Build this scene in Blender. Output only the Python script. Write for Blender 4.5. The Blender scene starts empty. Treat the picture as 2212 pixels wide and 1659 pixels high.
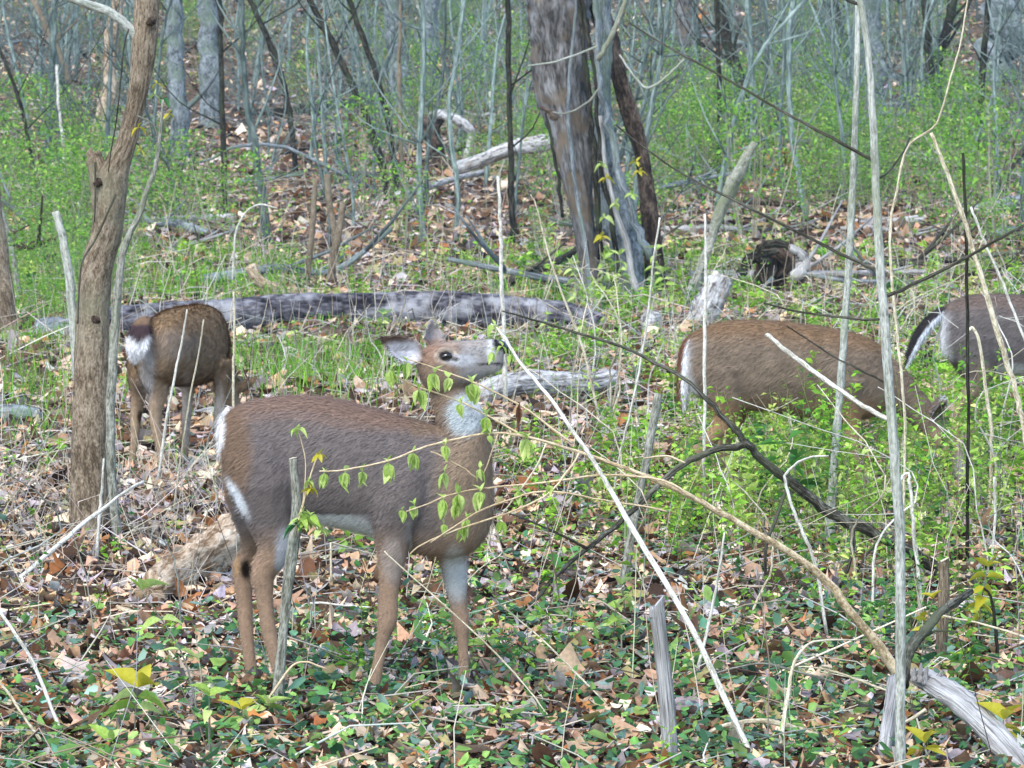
import bpy, math, random
import numpy as np
from mathutils import Vector, Matrix

random.seed(7)
RNG = np.random.default_rng(11)
scene = bpy.context.scene
COL = scene.collection

# ------------------------------------------------------------------ camera, sky, sun, exposure
F, CX, CY, HY, CAMZ = 8374.0, 1106.0, 829.5, 258.0, 1.8      # focal length and centre in photo units (2212 x 1659)
PITCH = math.atan((CY - HY) / F)
cam_data = bpy.data.cameras.new('camera')
cam = bpy.data.objects.new('camera', cam_data)
COL.objects.link(cam)
cam.location = (0, 0, CAMZ)
cam.rotation_euler = (math.pi / 2 - PITCH, 0, 0)
cam_data.sensor_fit = 'HORIZONTAL'
cam_data.sensor_width = 36.0
cam_data.lens = 36.0 * F / 2212.0
cam_data.clip_end = 800
cam_data.dof.use_dof = True
cam_data.dof.focus_distance = 12.5
cam_data.dof.aperture_fstop = 20.0
scene.camera = cam

SUN_EL, SUN_AZ = math.radians(52), math.radians(205)          # high, soft, from behind the camera's left
world = bpy.data.worlds.new('World')
scene.world = world
world.use_nodes = True
wn = world.node_tree
bg = wn.nodes['Background']
sky = wn.nodes.new('ShaderNodeTexSky')
sky.sky_type = 'NISHITA'
sky.sun_disc = False
sky.sun_elevation = SUN_EL
sky.sun_rotation = SUN_AZ
sky.air_density = 1.0
sky.dust_density = 0.8
sky.ozone_density = 2.0
wn.links.new(sky.outputs[0], bg.inputs[0])
bg.inputs[1].default_value = 0.14

sun_data = bpy.data.lights.new('sun', 'SUN')
sun_data.energy = 1.3
sun_data.angle = math.radians(32)
sun_data.color = (1.0, 0.93, 0.82)
sun = bpy.data.objects.new('sun', sun_data)
COL.objects.link(sun)
sdir = Vector((math.sin(SUN_AZ) * math.cos(SUN_EL), math.cos(SUN_AZ) * math.cos(SUN_EL), math.sin(SUN_EL)))
sun.rotation_euler = sdir.to_track_quat('Z', 'Y').to_euler()

scene.view_settings.view_transform = 'Standard'
scene.view_settings.look = 'None'
scene.view_settings.gamma = 1.0
scene.view_settings.exposure = 1.66
scene.view_settings.use_curve_mapping = False
scene.cycles.max_bounces = 5
scene.cycles.diffuse_bounces = 3
scene.cycles.transmission_bounces = 3
scene.cycles.volume_bounces = 0
scene.cycles.use_denoising = True

# ------------------------------------------------------------------ photo <-> place
_f = np.array([0, math.cos(PITCH), -math.sin(PITCH)])
_u = np.array([0, math.sin(PITCH), math.cos(PITCH)])


def P(x, y, d):
    """point on the line of sight of photo position (x, y) at distance d from the camera"""
    u, v = (x - CX) / F, -(y - CY) / F
    dr = _f + u * np.array([1.0, 0, 0]) + v * _u
    return np.array([0, 0, CAMZ]) + dr * (d / dr[1])


def project(p):
    p = np.asarray(p, float)
    q = p - np.array([0, 0, CAMZ])
    w = q @ _f
    return CX + F * q[..., 0] / w, CY - F * (q @ _u) / w


def gz(x, y):
    """height of the ground"""
    x = np.asarray(x, float); y = np.asarray(y, float)
    s = np.maximum(0, y - 32)
    z = 0.0009 * s ** 2
    k = np.clip((y - 14) / 30, 0.0, 1.0)
    z = z + (0.012 + 0.07 * k) * (np.sin(x * 1.3 + 0.7 * np.sin(y * 0.5)) * np.cos(y * 0.9 + 0.4 * x) + 0.5 * np.sin(x * 2.9 + y * 1.7))
    return z


def G(x, y):
    lo, hi = 8.0, 150.0
    d = lo
    while d < hi:
        p = P(x, y, d)
        if p[2] <= gz(p[0], p[1]):
            break
        d += 0.25
    a, b = d - 0.25, d
    for _ in range(20):
        m = (a + b) / 2
        p = P(x, y, m)
        if p[2] <= gz(p[0], p[1]): b = m
        else: a = m
    return P(x, y, b)


# ------------------------------------------------------------------ object helpers
def tag(o, label=None, cat=None, group=None, kind=None):
    if label: o['label'] = label
    if cat: o['category'] = cat
    if group: o['group'] = group
    if kind: o['kind'] = kind
    return o


def empty(name, loc):
    o = bpy.data.objects.new(name, None)
    o.empty_display_size = 0.1
    o.location = loc
    COL.objects.link(o)
    return o


def mesh_from(name, V, faces, col=None, uv=None, smooth=True, quads=False):
    """V (n,3), faces (m,k) array or list"""
    me = bpy.data.meshes.new(name)
    V = np.asarray(V, np.float32)
    if isinstance(faces, np.ndarray):
        m, k = faces.shape
        me.vertices.add(len(V)); me.vertices.foreach_set('co', V.ravel())
        me.loops.add(m * k); me.loops.foreach_set('vertex_index', faces.astype(np.int32).ravel())
        me.polygons.add(m); me.polygons.foreach_set('loop_start', np.arange(0, m * k, k, dtype=np.int32))
        me.polygons.foreach_set('loop_total', np.full(m, k, np.int32))
        me.update(calc_edges=True)
    else:
        me.from_pydata([tuple(map(float, v)) for v in V], [], [tuple(map(int, f)) for f in faces])
        me.update()
    if smooth:
        me.polygons.foreach_set('use_smooth', np.ones(len(me.polygons), bool))
    if col is not None:
        a = me.color_attributes.new('Col', 'FLOAT_COLOR', 'POINT')
        c = np.ones((len(V), 4), np.float32); c[:, :3] = col
        a.data.foreach_set('color', c.ravel())
    if uv is not None:
        l = me.uv_layers.new(name='UVMap')
        idx = np.zeros(len(me.loops), np.int32); me.loops.foreach_get('vertex_index', idx)
        l.data.foreach_set('uv', np.asarray(uv, np.float32)[idx].ravel())
    return me


def link(name, me, mat=None, parent=None, loc=None):
    o = bpy.data.objects.new(name, me)
    if mat is not None and not me.materials: me.materials.append(mat)
    if parent is not None: o.parent = parent
    if loc is not None: o.location = loc
    COL.objects.link(o)
    return o


# ------------------------------------------------------------------ materials
def new_mat(name):
    m = bpy.data.materials.new(name); m.use_nodes = True
    nt = m.node_tree
    return m, nt, nt.nodes['Principled BSDF'], nt.nodes['Material Output']


def N(nt, t, **kw):
    n = nt.nodes.new(t)
    for k, v in kw.items(): setattr(n, k, v)
    return n


def ramp(nt, stops):
    r = N(nt, 'ShaderNodeValToRGB')
    e = r.color_ramp.elements
    while len(e) < len(stops): e.new(0.5)
    for i, (p, c) in enumerate(stops):
        e[i].position = p; e[i].color = (*c, 1)
    return r


def vcol_mat(name, rough=0.75, trans=0.0, noise=0.0, nscale=60, spec=0.3):
    m, nt, b, out = new_mat(name)
    a = N(nt, 'ShaderNodeVertexColor', layer_name='Col')
    col = a.outputs[0]
    if noise:
        tc = N(nt, 'ShaderNodeTexCoord'); nz = N(nt, 'ShaderNodeTexNoise')
        nz.inputs['Scale'].default_value = nscale; nz.inputs['Detail'].default_value = 3
        nt.links.new(tc.outputs['Object'], nz.inputs['Vector'])
        mr = N(nt, 'ShaderNodeMapRange'); mr.inputs[1].default_value = 0.25; mr.inputs[2].default_value = 0.75
        mr.inputs[3].default_value = 1 - noise; mr.inputs[4].default_value = 1 + noise
        nt.links.new(nz.outputs[0], mr.inputs[0])
        vm = N(nt, 'ShaderNodeVectorMath', operation='SCALE')
        nt.links.new(col, vm.inputs[0]); nt.links.new(mr.outputs[0], vm.inputs['Scale'])
        col = vm.outputs[0]
    nt.links.new(col, b.inputs['Base Color'])
    b.inputs['Roughness'].default_value = rough
    b.inputs['Specular IOR Level'].default_value = spec
    if trans:
        t = N(nt, 'ShaderNodeBsdfTranslucent'); mx = N(nt, 'ShaderNodeMixShader'); mx.inputs[0].default_value = trans
        nt.links.new(col, t.inputs[0]); nt.links.new(b.outputs[0], mx.inputs[1]); nt.links.new(t.outputs[0], mx.inputs[2])
        nt.links.new(mx.outputs[0], out.inputs[0])
    return m


def leaf_mat(name, c1, c2, trans=0.35, rough=0.55, scale=9):
    m, nt, b, out = new_mat(name)
    tc = N(nt, 'ShaderNodeTexCoord'); nz = N(nt, 'ShaderNodeTexNoise'); nz.inputs['Scale'].default_value = scale
    oi = N(nt, 'ShaderNodeObjectInfo'); ad = N(nt, 'ShaderNodeMath', operation='MULTIPLY_ADD')
    ad.inputs[1].default_value = 0.6; 
    nt.links.new(tc.outputs['Object'], nz.inputs['Vector'])
    nt.links.new(oi.outputs['Random'], ad.inputs[0])
    sub = N(nt, 'ShaderNodeMath', operation='SUBTRACT'); sub.inputs[1].default_value = 0.3
    nt.links.new(nz.outputs[0], sub.inputs[0]); nt.links.new(sub.outputs[0], ad.inputs[2])
    r = ramp(nt, [(0.15, c1), (0.85, c2)])
    nt.links.new(ad.outputs[0], r.inputs[0])
    nt.links.new(r.outputs[0], b.inputs['Base Color'])
    b.inputs['Roughness'].default_value = rough; b.inputs['Specular IOR Level'].default_value = 0.15
    t = N(nt, 'ShaderNodeBsdfTranslucent'); mx = N(nt, 'ShaderNodeMixShader'); mx.inputs[0].default_value = trans
    nt.links.new(r.outputs[0], t.inputs[0]); nt.links.new(b.outputs[0], mx.inputs[1]); nt.links.new(t.outputs[0], mx.inputs[2])
    nt.links.new(mx.outputs[0], out.inputs[0])
    return m


def bark_mat(name, dark, mid, light, along=6.0, around=16.0, patch=None, moss=None, bump=0.6, vary=False):
    """bark stretched along the stem (uv: u around, v metres along)"""
    m, nt, b, out = new_mat(name)
    tc = N(nt, 'ShaderNodeTexCoord'); mp = N(nt, 'ShaderNodeMapping')
    mp.inputs['Scale'].default_value = (around, along, 1)
    nt.links.new(tc.outputs['UV'], mp.inputs['Vector'])
    nz = N(nt, 'ShaderNodeTexNoise'); nz.inputs['Scale'].default_value = 1.0; nz.inputs['Detail'].default_value = 6; nz.inputs['Roughness'].default_value = 0.65
    nt.links.new(mp.outputs[0], nz.inputs['Vector'])
    r = ramp(nt, [(0.36, dark), (0.5, mid), (0.66, light)])
    mp2 = N(nt, 'ShaderNodeMapping'); mp2.inputs['Scale'].default_value = (around * 2.6, along * 4.5, 1)
    nt.links.new(tc.outputs['UV'], mp2.inputs['Vector'])
    nf = N(nt, 'ShaderNodeTexNoise'); nf.inputs['Scale'].default_value = 1.0; nf.inputs['Detail'].default_value = 4
    nt.links.new(mp2.outputs[0], nf.inputs['Vector'])
    ob = N(nt, 'ShaderNodeTexNoise'); ob.inputs['Scale'].default_value = 4.0; ob.inputs['Detail'].default_value = 3
    nt.links.new(tc.outputs['Object'], ob.inputs['Vector'])
    s1 = N(nt, 'ShaderNodeMath', operation='MULTIPLY_ADD'); s1.inputs[1].default_value = 0.55
    s2 = N(nt, 'ShaderNodeMath', operation='MULTIPLY_ADD'); s2.inputs[1].default_value = 0.45
    s3 = N(nt, 'ShaderNodeMath', operation='SUBTRACT'); s3.inputs[1].default_value = 0.5
    nt.links.new(nf.outputs[0], s1.inputs[0]); nt.links.new(nz.outputs[0], s1.inputs[2])
    nt.links.new(ob.outputs[0], s2.inputs[0]); nt.links.new(s1.outputs[0], s2.inputs[2])
    nt.links.new(s2.outputs[0], s3.inputs[0])
    nt.links.new(s3.outputs[0], r.inputs[0])
    col = r.outputs[0]
    if patch or moss:
        for cc, sc, lo, hi in ([(patch, 3.4, 0.53, 0.66)] if patch else []) + ([(moss, 2.3, 0.5, 0.68)] if moss else []):
            n2 = N(nt, 'ShaderNodeTexNoise'); n2.inputs['Scale'].default_value = sc; n2.inputs['Detail'].default_value = 5
            nt.links.new(tc.outputs['Object'], n2.inputs['Vector'])
            mr = N(nt, 'ShaderNodeMapRange'); mr.inputs[1].default_value = lo; mr.inputs[2].default_value = hi
            nt.links.new(n2.outputs[0], mr.inputs[0])
            mx = N(nt, 'ShaderNodeMixRGB'); mx.inputs[2].default_value = (*cc, 1)
            nt.links.new(mr.outputs[0], mx.inputs[0]); nt.links.new(col, mx.inputs[1])
            col = mx.outputs[0]
    if vary:
        oi = N(nt, 'ShaderNodeObjectInfo'); hs = N(nt, 'ShaderNodeHueSaturation')
        mr = N(nt, 'ShaderNodeMapRange'); mr.inputs[3].default_value = 0.55; mr.inputs[4].default_value = 1.5
        nt.links.new(oi.outputs['Random'], mr.inputs[0]); nt.links.new(mr.outputs[0], hs.inputs['Value'])
        nt.links.new(col, hs.inputs['Color']); col = hs.outputs[0]
    nt.links.new(col, b.inputs['Base Color'])
    bp = N(nt, 'ShaderNodeBump'); bp.inputs['Strength'].default_value = bump; bp.inputs['Distance'].default_value = 0.02
    nt.links.new(s1.outputs[0], bp.inputs['Height']); nt.links.new(bp.outputs[0], b.inputs['Normal'])
    b.inputs['Roughness'].default_value = 0.9
    b.inputs['Specular IOR Level'].default_value = 0.08
    return m


def plain_mat(name, c, rough=0.5, spec=0.5):
    m, nt, b, out = new_mat(name)
    nz = N(nt, 'ShaderNodeTexNoise'); nz.inputs['Scale'].default_value = 40
    r = ramp(nt, [(0.3, tuple(v * 0.7 for v in c)), (0.7, tuple(min(1, v * 1.25) for v in c))])
    nt.links.new(nz.outputs[0], r.inputs[0]); nt.links.new(r.outputs[0], b.inputs['Base Color'])
    b.inputs['Roughness'].default_value = rough; b.inputs['Specular IOR Level'].default_value = spec
    return m


def ground_mat():
    m, nt, b, out = new_mat('forest_soil')
    tc = N(nt, 'ShaderNodeTexCoord'); nz = N(nt, 'ShaderNodeTexNoise'); nz.inputs['Scale'].default_value = 9; nz.inputs['Detail'].default_value = 10; nz.inputs['Roughness'].default_value = 0.7
    nt.links.new(tc.outputs['Object'], nz.inputs['Vector'])
    r = ramp(nt, [(0.3, (0.03, 0.022, 0.016)), (0.48, (0.09, 0.062, 0.042)), (0.6, (0.2, 0.14, 0.1)), (0.75, (0.12, 0.12, 0.06))])
    nt.links.new(nz.outputs[0], r.inputs[0]); nt.links.new(r.outputs[0], b.inputs['Base Color'])
    bp = N(nt, 'ShaderNodeBump'); bp.inputs['Strength'].default_value = 1; bp.inputs['Distance'].default_value = 0.04
    nt.links.new(nz.outputs[0], bp.inputs['Height']); nt.links.new(bp.outputs[0], b.inputs['Normal'])
    b.inputs['Roughness'].default_value = 0.95; b.inputs['Specular IOR Level'].default_value = 0.05
    return m


M = {
    'soil': ground_mat(),
    'litter': vcol_mat('dead_leaf_litter', 0.8, 0.12, 0.2, 90, 0.08),
    'green': vcol_mat('green_leaves', 0.55, 0.4, 0, 60, 0.15),
    'grass': vcol_mat('grass_blades', 0.6, 0.35, 0, 60, 0.12),
    'twig': vcol_mat('dry_twigs', 0.85, 0, 0, 60, 0.1),
    'coat': vcol_mat('deer_coat', 0.9, 0, 0.12, 45, 0.06),
    'fur': vcol_mat('deer_hair', 0.8, 0, 0, 60, 0.08),
    'bark_brown': bark_mat('brown_ridged_bark', (0.085, 0.062, 0.04), (0.2, 0.155, 0.105), (0.34, 0.28, 0.205), 15, 26, moss=(0.22, 0.21, 0.14), bump=0.6),
    'bark_grey': bark_mat('grey_bark', (0.06, 0.068, 0.072), (0.17, 0.195, 0.205), (0.31, 0.345, 0.355), 5, 14, moss=(0.14, 0.185, 0.13)),
    'bark_old': bark_mat('shaggy_grey_brown_bark', (0.045, 0.04, 0.037), (0.13, 0.122, 0.116), (0.25, 0.25, 0.25), 2.5, 26, patch=(0.17, 0.135, 0.1), bump=1.0),
    'bark_dark': bark_mat('dark_wet_bark', (0.006, 0.005, 0.004), (0.024, 0.02, 0.015), (0.085, 0.08, 0.06), 8, 12, moss=(0.045, 0.055, 0.03)),
    'bark_far': bark_mat('weathered_grey_green_bark', (0.06, 0.085, 0.075), (0.15, 0.195, 0.175), (0.27, 0.33, 0.3), 3, 8, vary=True),
    'bark_log': bark_mat('lichened_log_bark', (0.012, 0.011, 0.014), (0.07, 0.065, 0.075), (0.2, 0.2, 0.215), 3.0, 10, patch=(0.3, 0.3, 0.31), bump=1.0),
    'cane': bark_mat('pale_dry_cane', (0.26, 0.22, 0.14), (0.52, 0.46, 0.32), (0.74, 0.68, 0.52), 20, 5, bump=0.3),
    'cane_white': bark_mat('bleached_cane', (0.28, 0.27, 0.22), (0.56, 0.54, 0.46), (0.78, 0.76, 0.68), 20, 5, bump=0.3),
    'sapling': bark_mat('smooth_sapling_bark', (0.1, 0.1, 0.075), (0.25, 0.25, 0.2), (0.42, 0.42, 0.36), 14, 9, moss=(0.18, 0.2, 0.12), bump=0.6),
    'twig_tan': bark_mat('tan_shrub_twig', (0.26, 0.19, 0.1), (0.54, 0.42, 0.26), (0.76, 0.64, 0.44), 25, 5, bump=0.3),
    'wood_grey': bark_mat('bare_grey_wood', (0.16, 0.15, 0.14), (0.38, 0.37, 0.35), (0.6, 0.59, 0.57), 2.2, 20, bump=0.8),
    'wood_white': bark_mat('bleached_wood', (0.12, 0.11, 0.1), (0.42, 0.41, 0.4), (0.68, 0.68, 0.66), 4, 14, patch=(0.3, 0.26, 0.21), bump=0.8),
    'wood_tan': bark_mat('rotten_tan_wood', (0.18, 0.11, 0.06), (0.44, 0.33, 0.22), (0.68, 0.56, 0.42), 4, 14, bump=1.0),
    'bark_branch': bark_mat('weathered_branch_bark', (0.02, 0.018, 0.013), (0.075, 0.07, 0.052), (0.22, 0.215, 0.17), 10, 10, moss=(0.12, 0.13, 0.08), bump=0.8),
    'sapling_pale': bark_mat('pale_sapling_bark', (0.18, 0.19, 0.155), (0.36, 0.375, 0.325), (0.56, 0.575, 0.51), 14, 8, moss=(0.28, 0.31, 0.21), bump=0.5),
    'cut': plain_mat('fresh_cut_wood', (0.62, 0.52, 0.36), 0.8, 0.2),
    'rot': bark_mat('torn_brown_wood', (0.02, 0.013, 0.01), (0.075, 0.052, 0.038), (0.18, 0.135, 0.1), 5, 10, bump=1.0),
    'leaf_spring': leaf_mat('young_green_leaf', (0.28, 0.45, 0.06), (0.6, 0.7, 0.26), 0.4),
    'leaf_dark': leaf_mat('deep_green_leaf', (0.03, 0.13, 0.04), (0.1, 0.28, 0.09), 0.25),
    'leaf_yellow': leaf_mat('yellow_green_leaf', (0.4, 0.36, 0.02), (0.55, 0.5, 0.06), 0.4),
    'dead_tan': leaf_mat('tan_dead_leaf', (0.32, 0.19, 0.1), (0.58, 0.41, 0.26), 0.12, 0.8),
    'dead_brown': leaf_mat('brown_dead_leaf', (0.1, 0.045, 0.022), (0.3, 0.15, 0.08), 0.12, 0.8),
    'dead_pale': leaf_mat('pale_dead_leaf', (0.44, 0.33, 0.23), (0.62, 0.5, 0.37), 0.12, 0.8),
    'dead_orange': leaf_mat('orange_dead_leaf', (0.4, 0.13, 0.03), (0.55, 0.25, 0.08), 0.15, 0.8),
    'eye': plain_mat('dark_eye', (0.006, 0.005, 0.005), 0.12, 0.8),
    'nose': plain_mat('wet_black_nose', (0.012, 0.012, 0.014), 0.3, 0.6),
    'hoof': plain_mat('dark_hoof', (0.03, 0.025, 0.02), 0.5),
}

# ------------------------------------------------------------------ tubes
def smooth_path(pts, n):
    """Catmull-Rom through pts (k,m) -> n points"""
    pts = np.asarray(pts, float)
    if len(pts) == 2:
        t = np.linspace(0, 1, n)[:, None]
        return pts[0] * (1 - t) + pts[1] * t
    q = np.vstack([2 * pts[0] - pts[1], pts, 2 * pts[-1] - pts[-2]])
    k = len(pts) - 1
    seg = np.linspace(0, k, n); i = np.minimum(seg.astype(int), k - 1); t = (seg - i)[:, None]
    p0, p1, p2, p3 = q[i], q[i + 1], q[i + 2], q[i + 3]
    return 0.5 * (2 * p1 + (p2 - p0) * t + (2 * p0 - 5 * p1 + 4 * p2 - p3) * t ** 2 + (3 * p1 - p0 - 3 * p2 + p3) * t ** 3)


def tube_arrays(C, R, sides=8, wob=0.08, seed=0, flat_end=False, taper_tip=True):
    """C (n,3) centres, R (n) radii -> verts, faces(list), uv"""
    rg = np.random.default_rng(seed)
    C = np.asarray(C, float); n = len(C); R = np.asarray(R, float)
    T = np.gradient(C, axis=0); T /= np.linalg.norm(T, axis=1)[:, None] + 1e-9
    ref = np.array([0.13, 1.0, 0.07]) if abs(T[:, 1]).mean() < 0.8 else np.array([1.0, 0, 0.1])
    A = np.cross(T, ref); A /= np.linalg.norm(A, axis=1)[:, None] + 1e-9
    B = np.cross(T, A)
    ang = np.linspace(0, 2 * np.pi, sides + 1)
    ph = rg.uniform(0, 6.28, 3)
    L = np.concatenate([[0], np.cumsum(np.linalg.norm(np.diff(C, axis=0), axis=1))])
    rr = 1 + wob * (np.sin(2 * ang[None] + ph[0] + 3 * L[:, None]) + 0.7 * np.sin(3 * ang[None] + ph[1] - 5 * L[:, None])) + wob * 0.6 * rg.standard_normal((n, sides + 1))
    for k in range(3):
        fa = int(rg.integers(2, 7)); fl_ = rg.uniform(4, 16) / max(R.max() * 8, .05)
        rr += wob * 0.5 * np.sin(fa * ang[None] + rg.uniform(0, 6.28) + fl_ * L[:, None]) * np.sin(fl_ * 0.63 * L[:, None] + rg.uniform(0, 6.28))
    rr[:, -1] = rr[:, 0]
    V = C[:, None] + R[:, None, None] * rr[..., None] * (np.cos(ang)[None, :, None] * A[:, None] + np.sin(ang)[None, :, None] * B[:, None])
    circ = 2 * np.pi * max(R.mean(), 1e-4)
    uv = np.stack([np.broadcast_to(ang[None] / 6.2832, (n, sides + 1)), np.broadcast_to(L[:, None], (n, sides + 1))], -1)
    V = V.reshape(-1, 3); uv = uv.reshape(-1, 2)
    s1 = sides + 1
    i = np.arange(n - 1)[:, None] * s1; j = np.arange(sides)[None]
    a = (i + j).ravel()
    faces = np.stack([a, a + 1, a + 1 + s1, a + s1], 1)
    fl = [tuple(f) for f in faces]
    for end, base in ((0, 0), (1, (n - 1) * s1)):
        c = len(V)
        V = np.vstack([V, C[0 if end == 0 else -1]]); uv = np.vstack([uv, [0.5, L[0 if end == 0 else -1]]])
        for jj in range(sides):
            fl.append((base + jj + 1, base + jj, c) if end == 0 else (base + jj, base + jj + 1, c))
    return V, fl, uv


_seed = [100]


def px_path(pts, d, w, n=None, jit=0.0):
    """photo polyline + distances + widths (photo units) -> centres, radii in metres"""
    pts = np.asarray(pts, float)
    k = len(pts)
    tt = np.concatenate([[0], np.cumsum(np.hypot(*np.diff(pts, axis=0).T))]); tt /= tt[-1]
    dd = np.full(k, d, float) if np.isscalar(d) else (np.interp(tt, np.linspace(0, 1, len(d)), d))
    ww = np.full(k, w, float) if np.isscalar(w) else (np.interp(tt, np.linspace(0, 1, len(w)), w))
    C = np.array([P(x, y, q) for (x, y), q in zip(pts, dd)])
    R = ww / 2 * dd / F
    n = n or max(6, 4 * k)
    arr = smooth_path(np.hstack([C, R[:, None]]), n)
    if jit:
        _seed[0] += 1
        rg = np.random.default_rng(_seed[0])
        arr[1:-1, :3] += rg.standard_normal((n - 2, 3)) * jit * arr[1:-1, 3:4]
    return arr[:, :3], np.maximum(arr[:, 3], 0.0012)


def to_ground(C, R, sink=0.04, flare=1.15):
    """carry the first point of a path down into the ground when it hangs above it"""
    p = C[0]; z = float(gz(p[0], p[1]))
    if p[2] > z - sink:
        q = p.copy(); q[2] = z - sink
        dirn = C[0] - C[1]
        h = p[2] - q[2]
        if dirn[2] < -1e-3:
            k = min(h / -dirn[2], 3.0 * h / (np.linalg.norm(dirn[:2]) + 1e-6))
            q[:2] += dirn[:2] * k * 0.6
            q[2] = float(gz(q[0], q[1])) - sink
        m = (p + q) / 2
        C = np.vstack([q, m, C]); R = np.concatenate([[R[0] * flare, R[0] * (1 + flare) / 2], R])
    return C, R


def stick(name, label, cat, pts, d, w, mat, root=True, parent=None, group=None, sides=8, wob=0.07, jit=0.25, n=None, tip=None, as_part=None):
    """a stem traced in the photograph, base first. d: 'g' = stands where its base meets the ground"""
    if isinstance(d, str):
        d = float(G(*pts[0])[1])
    if max(np.atleast_1d(w)) > 12: jit = min(jit, .06)
    C, R = px_path(pts, d, w, n, jit)
    if root: C, R = to_ground(C, R)
    _seed[0] += 1
    base = C[0].copy() if parent is None else np.array(parent.matrix_world.translation if False else parent['_b'])
    V, fl, uv = tube_arrays(C - base, R, sides, wob, _seed[0])
    me = mesh_from(name, V, fl, uv=uv)
    o = link(name, me, M[mat], parent, None if parent else tuple(base))
    if not parent: tag(o, label, cat, group)
    return o, C, R


def thing(name, label, cat, base, group=None):
    o = empty(name, tuple(base)); o['_b'] = [float(v) for v in base]
    tag(o, label, cat, group)
    return o


# ------------------------------------------------------------------ leaves for traced twigs (shared meshes)
def leaf_mesh(name, width=0.42, fold=0.12, droop=0.2, segs=4):
    V, Fc = [], []
    prof = np.sin(np.linspace(0, np.pi, segs + 1) ** 0.9 / np.pi ** -0.1) if False else None
    ts = np.linspace(0, 1, segs + 1)
    for t in ts:
        wv = width / 2 * (math.sin(math.pi * t ** 0.75) if 0 < t < 1 else 0.02)
        z = -droop * t * t
        V += [(t, -wv, z + fold * wv / width * 2), (t, 0, z), (t, wv, z + fold * wv / width * 2)]
    for i in range(segs):
        a = 3 * i
        Fc += [(a, a + 1, a + 4, a + 3), (a + 1, a + 2, a + 5, a + 4)]
    return mesh_from(name, np.array(V), Fc)


def leaf_variants(kind, n=3):
    out = {}
    for mname in ('leaf_spring', 'leaf_dark', 'leaf_yellow', 'dead_brown'):
        L = []
        for i in range(n):
            me = leaf_mesh('leaf', 0.36 + 0.1 * i, 0.1 + 0.06 * i, 0.1 + 0.2 * i)
            me.materials.append(M[mname]); L.append(me)
        out[mname] = L
    return out


LEAF = leaf_variants('leaf')


def put_leaf(parent, p, direction, length, mat='leaf_spring', name='leaf', roll=None):
    me = random.choice(LEAF[mat])
    o = bpy.data.objects.new(name, me)
    b = Vector(parent['_b'])
    o.parent = parent
    o.location = Vector(p) - b
    q = Vector(direction).to_track_quat('X', 'Z')
    o.rotation_mode = 'QUATERNION'
    o.rotation_quaternion = q @ Matrix.Rotation(random.uniform(-0.9, 0.9) if roll is None else roll, 3, 'X').to_quaternion()
    o.scale = (length, length, length)
    COL.objects.link(o)
    return o


def leaf_node(parent, p, n=4, length=0.04, mat='leaf_spring', droop=1.0, up=1):
    a0 = random.uniform(0, 6.28)
    for i in range(n):
        a = a0 + i * 6.283 / n + random.uniform(-0.5, 0.5)
        put_leaf(parent, p, (math.cos(a), 0.7 * math.sin(a), -droop * random.uniform(0.7, 1.8)), length * random.uniform(0.75, 1.25), mat)
    for i in range(up):
        put_leaf(parent, p, (random.uniform(-0.6, 0.6), random.uniform(-0.5, 0.5), 1), length * random.uniform(0.4, 0.7), mat)


# ------------------------------------------------------------------ GROUND
def build_ground():
    ys = np.concatenate([np.linspace(-6, 8, 15), np.linspace(8.4, 40, 130), np.linspace(40.5, 160, 170), np.linspace(165, 420, 30)])
    xs = np.concatenate([np.linspace(-160, -32, 14), np.linspace(-30, 30, 150), np.linspace(32, 160, 14)])
    X, Y = np.meshgrid(xs, ys)
    yy = np.minimum(Y, 150)
    Z = gz(X, yy) + np.maximum(0, Y - 150) * 0.21
    V = np.stack([X, Y, Z], -1).reshape(-1, 3)
    nx = len(xs)
    i = np.arange(len(ys) - 1)[:, None] * nx + np.arange(nx - 1)[None]
    a = i.ravel()
    o = link('ground', mesh_from('ground', V, np.stack([a, a + 1, a + 1 + nx, a + nx], 1)), M['soil'])
    tag(o, 'forest floor of dark soil under dead leaves', None, None, 'structure')
    return o


ground = build_ground()

# ------------------------------------------------------------------ scatter tools
def half_w(d): return d * 1106 / F


def sample(bins, margin=1.6):
    """uniform random ground positions in distance bins [(d0,d1,n)]"""
    out = []
    for d0, d1, n in bins:
        d = np.sqrt(RNG.uniform(d0 ** 2, d1 ** 2, n))
        x = RNG.uniform(-1, 1, n) * (half_w(d) + margin)
        out.append(np.stack([x, d, gz(x, d)], 1))
    return np.vstack(out)


def blobs(px, py, L):
    v = np.zeros_like(px)
    for (x, y, sx, sy, w) in L:
        v = np.maximum(v, w * np.exp(-0.5 * (((px - x) / sx) ** 2 + ((py - y) / sy) ** 2) ** 1.4))
    return v


def rot_basis(yaw, tilt, taxis):
    """(N,3,3): rotate about z by yaw then tilt about a horizontal axis taxis"""
    c, s = np.cos(yaw), np.sin(yaw)
    Z = np.zeros_like(yaw); O = np.ones_like(yaw)
    Rz = np.stack([np.stack([c, -s, Z], -1), np.stack([s, c, Z], -1), np.stack([Z, Z, O], -1)], 1)
    k = np.stack([np.cos(taxis), np.sin(taxis), Z], -1)
    K = np.stack([np.stack([Z, -k[:, 2], k[:, 1]], -1), np.stack([k[:, 2], Z, -k[:, 0]], -1), np.stack([-k[:, 1], k[:, 0], Z], -1)], 1)
    st = np.sin(tilt)[:, None, None]; ct = (1 - np.cos(tilt))[:, None, None]
    Rt = np.eye(3)[None] + st * K + ct * (K @ K)
    return Rt @ Rz


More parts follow.
